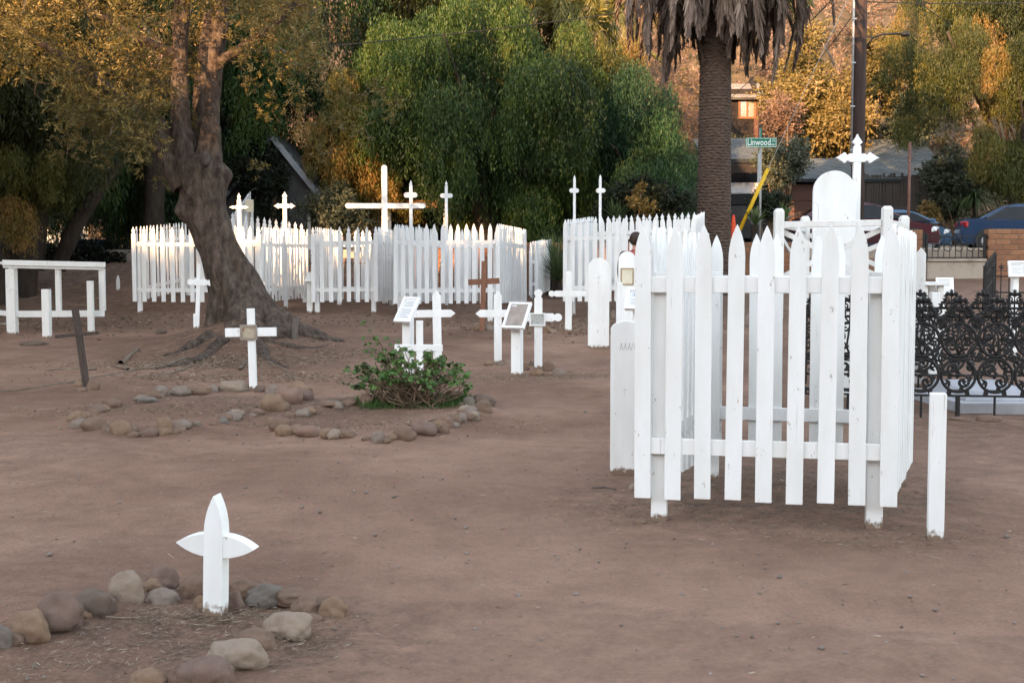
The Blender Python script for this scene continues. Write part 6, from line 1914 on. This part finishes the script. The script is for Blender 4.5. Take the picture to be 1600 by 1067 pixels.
bush('leafy yellow-green tree top under the bright palm fronds', 880, 47.0, 80, 40, 55, 1.5, 26, .6, 1500, 9, 'bush_gold', .25, leaf=(.16, .08), name='leafy_tree', cat='tree')
bush('bare greyish thicket between the dark tree and the palm trunk', 1050, 49.0, 170, 46, 95, 1.5, 44, .7, 1700, 8, 'bush_dry', .35, leaf=(.16, .02))

# spiky plants
MT['blade'] = leaf_mat('strap_leaves', [(0, (.03, .048, .018)), (.5, (.08, .12, .042)), (1, (.17, .19, .08))], .25, .45)
def spiky(label, px, d, py, n, L, W, droop, name, tint=.5, cat='plant', group=None):
    c = P(px, py, d); base = Vector((c.x, d, gz(c.x, d)))
    t = empty(name, base, label, cat, group)
    o = c - base
    Q = []; T = []
    for k in range(n):
        a = random.uniform(0, 2 * PI); el = random.uniform(.15, 1.4)
        dv = np.array([math.cos(a) * math.cos(el), math.sin(a) * math.cos(el), math.sin(el)])
        l = L * random.uniform(.7, 1.15); sd = np.array([-math.sin(a), math.cos(a), 0]) * W / 2
        pts = [np.array(o) + dv * l * t_ - np.array([0, 0, droop * l * t_ ** 2.2]) for t_ in np.linspace(0, 1, 7)]
        for i in range(6):
            w0 = math.sin(PI * (.12 + .85 * i / 6)) if i else .5
            w1 = math.sin(PI * (.12 + .85 * (i + 1) / 6)) if i < 5 else .05
            Q.append([pts[i] - sd * w0, pts[i] + sd * w0, pts[i + 1] + sd * w1, pts[i + 1] - sd * w1]); T.append(tint + random.gauss(0, .15))
    obj('leaves', np_quads('leaves', np.array(Q), MT['blade'], np.array(T)), t)
    if o.z > .25: MB().tube([(0, 0, -.1), o * .5, o], [.13, .11, .09], 8).build('stem', MT['bark_dark'], t)
    return t
spiky('grassy plant with long arching leaves between the maroon car and the blue sedan', 1524, 42.9, 315, 260, 1.25, .035, .75, 'strap_plant')
spiky('spiky agave beside the yellow guy wire guard', 1180, 33.6, 352, 34, .62, .09, .15, 'agave', .6)
spiky('spiky agave at the foot of the dark garage wall', 1226, 33.9, 345, 34, .75, .07, .15, 'agave', .5)
spiky('dark spiky plant under the trees behind the pair of thin crosses', 962, 33.0, 345, 40, .8, .06, .15, 'agave', .2)
spiky('tuft of tall dark grass beside the white picket fence of the person', 872, 31.2, 440, 240, 1.35, .018, .18, 'tall_grass', .3)
spiky('second tuft of tall grass behind the small beaded fence', 862, 32.0, 420, 200, 1.2, .018, .18, 'tall_grass', .45)

# ------------------------------------------------------------------ palms
DP = 29.5
bx = X(1114, DP); bz = gz(bx, DP)
palm = empty('palm_tree', (bx, DP, bz), 'stout palm with ridged brown trunk and a skirt of dead fronds', 'palm')
MT['palm_bark'] = noisy('palm_bark', (.030, .018, .012), (.075, .048, .034), 9, (1, 1, 4), bmp=.9, bdist=.03, c3=(.13, .09, .068), bscale=22)
pts = []; zt_ = ZZ(-40, DP) - bz
z = -.2; rows = []
V = []; F = []; seg = 80; k = 0
while z < zt_:
    base_r = np.interp(z, [0, .6, 2.5, 5.5, zt_], [.43, .41, .385, .36, .36])
    for j, (dz_, dr) in enumerate(((0, -.012), (.012, .016), (.05, .02), (.07, .0))):
        for i in range(seg):
            a = 2 * PI * i / seg
            sp = a * 13 / (2 * PI)
            u = (sp + (k % 2) * .5) % 1.0
            bumpr = dr * (1.1 - abs(u - .5) * 1.4) + .010 * mnoise.noise(Vector((math.cos(a) * 6, math.sin(a) * 6, z * 9)))
            zz = z + dz_ + .03 * (1 - abs(u - .5) * 2) + .03 * mnoise.noise(Vector((math.cos(a) * 3, math.sin(a) * 3, z * 2)))
            V.append(((base_r + bumpr) * math.cos(a), (base_r + bumpr) * math.sin(a), zz))
    z += random.uniform(.06, .085); k += 1
nr = len(V) // seg
for i in range(nr - 1):
    for j in range(seg):
        l = (j + 1) % seg
        F.append((i * seg + j, i * seg + l, (i + 1) * seg + l, (i + 1) * seg + j))
MB().add(V, F).build('trunk', MT['palm_bark'], palm, smooth=True)

MT['dead_frond'] = leaf_mat('dead_palm_fronds', [(0, (.05, .033, .024)), (.5, (.14, .098, .076)), (1, (.27, .2, .155))], .15, .8)
MT['palm_leaf'] = leaf_mat('sunlit_palm_fronds', [(0, (.08, .085, .02)), (.5, (.17, .15, .035)), (1, (.3, .23, .06))], .3, .5)
def frond_mesh(L, Rr, rise, nleaf, ll, wid, mat, fold, tint0, seed, close=.55, reach=1.0):
    """rachis starts at the origin, goes out along +x and falls"""
    r = random.Random(seed)
    def c(t): return np.array([Rr * (1 - (1 - min(t / reach, 1)) ** 1.8) + .06 * t, 0, rise * math.sin(PI * min(t * 1.6, 1)) - L * t ** 1.35])
    Q = []; T = []
    ts = np.linspace(0, 1, 16)
    for a, b_ in zip(ts[:-1], ts[1:]):
        p, q = c(a), c(b_); w = .04 * (1 - a) + .012
        n1 = np.array([0, w / 2, 0]); n2 = np.array([w / 2, 0, 0])
        Q.append([p - n1, p + n1, q + n1, q - n1]); T.append(tint0 + .25)
        Q.append([p - n2, p + n2, q + n2, q - n2]); T.append(tint0 + .2)
    for k in range(nleaf):
        t = .12 + .88 * k / nleaf
        p = c(t); tg = unit(c(min(t + .02, 1.0)) - c(t - .02))
        for sgn in (-1, 1):
            sd = np.array([0, sgn * 1.0, 0])
            dv = unit(tg * close * r.uniform(.9, 1.6) + sd * fold * r.uniform(.6, 1.2) + np.array([0, 0, -.35]) + np.array([r.gauss(0, .14), r.gauss(0, .14), 0]))
            l = ll * (math.sin(PI * min(.25 + .75 * t, .97)) * .8 + .25) * r.uniform(.75, 1.2)
            wv = unit(np.cross(dv, np.array([r.gauss(0, 1), r.gauss(0, .4), r.gauss(0, .4)]))) * wid / 2
            m_ = p + dv * l * .5 + np.array([0, 0, -.02])
            e = p + dv * l + np.array([0, 0, -.10 * l])
            Q.append([p - wv * .5, p + wv * .5, m_ + wv, m_ - wv]); Q.append([m_ - wv, m_ + wv, e + wv * .15, e - wv * .15])
            tt = tint0 + r.gauss(0, .15)
            T += [tt, tt]
    return np_quads('frond', np.array(Q), mat, np.array(T))
dead = [frond_mesh(L, Rr, .2, 64, .46, .06, MT['dead_frond'], .46, t, sd, 1.3, .5) for L, Rr, t, sd in ((1.9, .8, .45, 1), (1.7, 1.35, .6, 2), (1.8, 1.85, .55, 3), (1.9, .45, .35, 4), (1.75, 1.1, .65, 5))]
for k in range(170):
    a = 2 * PI * (k * .381966) 
    zz = zt_ + .36 + random.uniform(-.45, .7)
    me = dead[k % 5]
    o = obj('frond', me, palm, (.26 * math.cos(a), .26 * math.sin(a), zz), (random.gauss(0, .08), random.gauss(0, .1), a))
    sc_ = random.uniform(.8, 1.15); o.scale = (sc_ * random.uniform(.85, 1.15), sc_, sc_ * (1.0 if k % 9 else 1.3))
green = [frond_mesh(1.4, 2.6, 1.6, 60, .55, .035, MT['palm_leaf'], .75, .3, 11, .5), frond_mesh(.3, 2.4, 2.2, 60, .55, .035, MT['palm_leaf'], .75, .4, 12, .5)]
for k in range(30):
    a = 2 * PI * k * .381966
    o = obj('green_frond', green[k % 2], palm, (0, 0, zt_ + .5 + random.uniform(0, .3)), (0, random.gauss(-.1, .2), a))
# the second palm, behind the trees
D2 = 46.0
q0 = P(885, 62, D2)
gb = Vector((q0.x, D2, gz(q0.x, D2)))
p2 = empty('palm_tree', gb, 'palm with sunlit yellow-green fronds at the top edge behind the trees', 'palm')
oz = q0 - gb
MB().tube([(0, 0, -.3), oz * .5, oz], [.4, .36, .38], 14).build('trunk', MT['palm_bark'], p2, smooth=True)
gm = [frond_mesh(.9, 3.4, 2.4, 70, .6, .06, MT['palm_leaf'], .6, .35, 21, .7), frond_mesh(-1.6, 2.2, 1.6, 70, .6, .06, MT['palm_leaf'], .6, .5, 22, .7), frond_mesh(2.6, 3.0, 1.4, 70, .6, .06, MT['palm_leaf'], .6, .4, 23, .7)]
for k in range(34):
    a = 2 * PI * k * .381966
    obj('frond', gm[k % 3], p2, oz, (0, random.gauss(0, .15), a))

# ------------------------------------------------------------------ dry scrub on the hill: one mass
n = 2200
hx = rng.uniform(-34, 46, n); hy = rng.uniform(48, 98, n)
hz_ = ht(hx, hy)
cl = [(x, y, z + .2, rng.uniform(.45, 1.15), rng.normal(.45, .2)) for x, y, z in zip(hx, hy, hz_)]
q, ti = bushy(cl, 42000, 7, .26, .06, .5, .8)
tag(obj('hillside_scrub', np_quads('hillside_scrub', q, MT['bush_dry'], ti)), 'dry brown scrub covering the slope of the hill behind the street', 'scrub', kind='stuff')
cl = [(x, y, z + .3, rng.uniform(.5, 1.2), rng.normal(.35, .2)) for x, y, z in zip(hx[:700] + 1, hy[:700], ht(hx[:700] + 1, hy[:700]))]
q, ti = bushy(cl, 16000, 8, .22, .09, .4, .8)
tag(obj('hillside_greenery', np_quads('hillside_greenery', q, MT['bush_gold'], ti)), 'yellow-green shrubs scattered over the slope of the hill', 'scrub', kind='stuff')
# pale slanting dead trunk on the slope
a, b_ = P(1268, 44, 56), P(1312, 118, 54)
dl = empty('dead_tree', b_, 'pale bare trunk slanting across the golden slope left of the pole', 'tree')
MB().tube([(0, 0, 0) , (a - b_) * .5 + Vector((.1, 0, 0)), a - b_, (a - b_) * 1.5], [.07, .06, .05, .03], 8).build('trunk', MT['stem'], dl, smooth=True)

# ------------------------------------------------------------------ the geranium bush on the grave
gb_ = G(640, 634)
ger = empty('geranium_bush', gb_, 'straggly geranium bush with woody stems and green leaves on the middle grave', 'bush')
MT['ger_leaf'] = leaf_mat('geranium_leaves', [(0, (.06, .05, .02)), (.3, (.055, .105, .024)), (.65, (.10, .2, .045)), (1, (.18, .25, .07))], .3, .5)
s = px_scale(gb_.y)
stm = MB(); LQ = []; LT_ = []
def rosette(c, n, r, t):
    for k in range(n):
        a = random.uniform(0, 2 * PI); el = random.uniform(-.2, 1.2)
        dv = Vector((math.cos(a) * math.cos(el), math.sin(a) * math.cos(el), math.sin(el)))
        p = Vector(c) + dv * r * random.uniform(.4, 1.1)
        nrm = (dv + Vector((random.gauss(0, .5), random.gauss(0, .5), .6))).normalized()
        u = nrm.orthogonal().normalized(); w = nrm.cross(u)
        rr = r * random.uniform(.38, .62)
        pts = [p + (u * math.cos(b) + w * math.sin(b)) * rr * (1 if i % 2 == 0 else .82) - nrm * rr * .2 * (i % 2) for i, b in enumerate(np.linspace(0, 2 * PI, 8, endpoint=False))]
        tt = t + random.gauss(0, .14)
        for i in (0, 2, 4, 6):
            LQ.append([p + nrm * .0, pts[i], pts[i + 1], pts[(i + 2) % 8]]); LT_.append(tt)
ends = []
for k in range(104):
    a = random.uniform(0, 2 * PI); out_ = random.uniform(.15, 1.0) ** .7
    ex = math.cos(a) * out_ * 96 * s; ey = math.sin(a) * out_ * 50 * s
    ez = (random.uniform(.35, .92) * (1 - .55 * out_ ** 2) + .05) * 100 * s
    b0 = Vector((random.gauss(0, .18), random.gauss(0, .1), -.03))
    e = Vector((ex, ey, ez))
    m1 = b0.lerp(e, .35) + Vector((random.gauss(0, .05), random.gauss(0, .05), random.gauss(.0, .05)))
    m2 = b0.lerp(e, .7) + Vector((random.gauss(0, .05), random.gauss(0, .05), random.gauss(.03, .05)))
    stm.tube([b0, m1, m2, e], [.0085, .007, .0055, .003], 5)
    ends.append(e)
    if random.random() < .85: rosette(e, random.randint(5, 9), .055, random.gauss(.5, .16))
    if random.random() < .35: rosette(m2, random.randint(2, 5), .045, random.gauss(.45, .2))
    if random.random() < .6:
        e2 = m2 + Vector((random.gauss(0, .12), random.gauss(0, .1), random.uniform(-.02, .16)))
        stm.tube([m2, (m2 + e2) / 2 + Vector((0, 0, .02)), e2], [.005, .004, .002], 4)
        if random.random() < .55: rosette(e2, random.randint(3, 6), .045, random.gauss(.45, .2))
tall = P(566, 505, gb_.y) - gb_
for k, (px, py) in enumerate(((568, 506), (566, 530), (590, 528), (605, 530), (622, 536), (540, 578), (535, 600), (728, 588), (722, 574), (690, 560), (575, 548), (560, 575))):
    e = P(px, py, gb_.y + random.uniform(-.15, .15)) - gb_
    m1 = Vector((e.x * .45, e.y * .5, e.z * .5)) + Vector((random.gauss(0, .04), 0, 0))
    stm.tube([Vector((random.gauss(0, .12), 0, -.03)), m1, m1.lerp(e, .6) + Vector((.02, 0, .02)), e], [.009, .007, .005, .0025], 5)
    rosette(e, 5, .042, .5); rosette(m1.lerp(e, .6), 4, .045, .45); rosette(m1.lerp(e, .8), 3, .04, .5)
stm.build('stems', MT['stem'], ger, smooth=True)
obj('leaves', np_quads('leaves', np.array([[list(p) for p in q] for q in LQ]), MT['ger_leaf'], np.array(LT_)), ger)
def grass(name, pts, n, L, W, mat, label, tint=.5, lean=.5, kind='stuff'):
    P0 = np.array(pts)[rng.integers(0, len(pts), n)]
    pos = P0[:, :2] + rng.normal(size=(n, 2)) * P0[:, 2:3]
    z = ht(pos[:, 0], pos[:, 1])
    d = unit(np.stack([rng.normal(size=n) * lean, rng.normal(size=n) * lean, np.ones(n)], 1))
    l = L * rng.uniform(.5, 1.3, n)
    p = np.stack([pos[:, 0], pos[:, 1], z], 1) + d * (l / 2)[:, None]
    return tag(obj(name, np_quads(name, leaf_quads(p, d, l, W), mat, tint + rng.normal(size=n) * .15)), label, 'grass', kind=kind)
def gp(px, py, r): g = G(px, py); return (g.x, g.y, r)
grass('grass', [gp(575, 632, .07), gp(590, 636, .08), gp(640, 634, .1), gp(685, 632, .1), gp(705, 630, .1), gp(718, 628, .06)], 2200, .085, .007, MT['ger_leaf'], 'fresh green grass round the foot of the geranium bush', .38, .7)

# ------------------------------------------------------------------ litter on the ground: straw, crumbs of earth, pebbles
MT['straw'] = leaf_mat('dry_straw', [(0, (.10, .07, .045)), (.5, (.22, .165, .115)), (1, (.42, .35, .27))], .1, .9)
def litter(name, label, pts, n, L, W, cat='litter', tint=.45, up=.12):
    P0 = np.array(pts)[rng.integers(0, len(pts), n)]
    pos = P0[:, :2] + rng.normal(size=(n, 2)) * P0[:, 2:4]
    keep = (pos[:, 1] > 2.2)
    pos = pos[keep]; m_ = len(pos)
    d = unit(np.stack([rng.normal(size=m_), rng.normal(size=m_), rng.normal(size=m_) * up], 1))
    p = np.stack([pos[:, 0], pos[:, 1], ht(pos[:, 0], pos[:, 1]) + .012], 1)
    l = L * rng.uniform(.3, 1.6, m_)
    return tag(obj(name, np_quads(name, leaf_quads(p, d, l, W), MT['straw'], tint + rng.normal(size=m_) * .22)), label, cat, kind='stuff')
def gp4(px, py, rx, ry): g = G(px, py); return (g.x, g.y, rx, ry)
litter('straw', 'dry straw and leaf litter inside the front ring of stones', [gp4(290, 985, .3, .22), gp4(400, 965, .22, .1), (-1.4, 4.6, .5, .3), gp4(450, 1005, .15, .12), gp4(60, 1040, .3, .2), gp4(330, 965, .2, .06)], 2600, .035, .0035)
litter('leaf_litter', 'dry leaf litter round the roots of the olive tree', [gp4(380, 565, 1.0, .5), gp4(470, 545, .8, .5), gp4(280, 570, .9, .4), gp4(420, 590, 1.2, .4)], 5200, .06, .014, tint=.3)
litter('leaf_litter', 'sparse straw under and before the near picket fence', [gp4(1200, 820, .5, .2), gp4(1000, 800, .25, .2), gp4(1400, 850, .35, .15), gp4(1250, 760, .5, .5)], 1500, .04, .004, tint=.4)
litter('leaf_litter', 'leaf litter on the bare ground of the cemetery', [(0, 9, 3, 3), (0, 15, 5, 4), (-4, 9, 3, 3), (4, 10, 3, 3), (1, 6, 2, 2)], 2600, .03, .006, tint=.5)
litter('leaf_litter', 'fallen leaves under the trees before the far fences', [(-3, 25.2, 5, .8), (-9, 25, 2, 1.5), (2.5, 24, 2, 1)], 3000, .07, .03, tint=.2)
litter('leaf_litter', 'leaf litter along the ring of the grave before the olive tree', [gp4(300, 640, .9, .3), gp4(600, 665, .8, .3), gp4(840, 590, .6, .3)], 2600, .035, .009, tint=.35)
# pebbles
n = 3600
pos = np.concatenate([rng.normal(size=(n // 2, 2)) * [2.6, 2.4] + [0, 6.5], rng.normal(size=(n - n // 2, 2)) * [5, 5] + [0, 13]])
pos = pos[pos[:, 1] > 2.3]
n = len(pos)
r = rng.gamma(2.0, .0022, n)[:, None] + .0015
zz = ht(pos[:, 0], pos[:, 1])[:, None] + r * .3
octv = np.array([[1, 0, 0], [0, 1, 0], [-1, 0, 0], [0, -1, 0], [0, 0, .8], [0, 0, -.6]], float)
jit = 1 + rng.uniform(-.3, .3, (n, 6, 1))
V = np.concatenate([pos, zz], 1)[:, None, :] + octv[None] * jit * r[:, None, :]
tri = np.array([[0, 1, 4], [1, 2, 4], [2, 3, 4], [3, 0, 4], [1, 0, 5], [2, 1, 5], [3, 2, 5], [0, 3, 5]])
Fq = (tri[None] + (np.arange(n) * 6)[:, None, None]).reshape(-1, 3)
MT['pebble'] = noisy('pebbles', (.09, .065, .05), (.3, .255, .22), 3.3, rough=.9, bmp=0, ws=True)
tag(obj('pebbles', np_mesh('pebbles', V.reshape(-1, 3), Fq, MT['pebble'], False)), 'small pebbles and crumbs of earth strewn over the bare ground', 'pebbles', kind='stuff')
# single sticks and scraps lying on the ground
def stick(label, pts, r, mat='twig', name='stick'):
    g = [G(*p) for p in pts]
    o = MB().tube([q - g[0] + Vector((0, 0, r * .8)) for q in g], [r * (1 - .5 * i / len(g)) for i in range(len(g))], 6).build(name, MT[mat], None, g[0], smooth=True)
    tag(o, label, 'stick')
stick('pale stick lying inside the front ring before the dark rough stone', [(166, 965), (185, 968), (217, 967)], .004)
stick('short straw stick right of the front cross', [(262, 858 + 8), (272, 873)], .003)
stick('thin looped straw before the right front post of the near fence', [(1408, 858), (1420, 864), (1432, 863), (1430, 857), (1415, 856)], .003)
stick('long pale straw right of the near fence', [(1440, 866), (1470, 874), (1498, 882)], .003)
stick('grey stick on the ground left of the near headboard', [(924, 765), (945, 763), (962, 766)], .008, 'grey_wood')
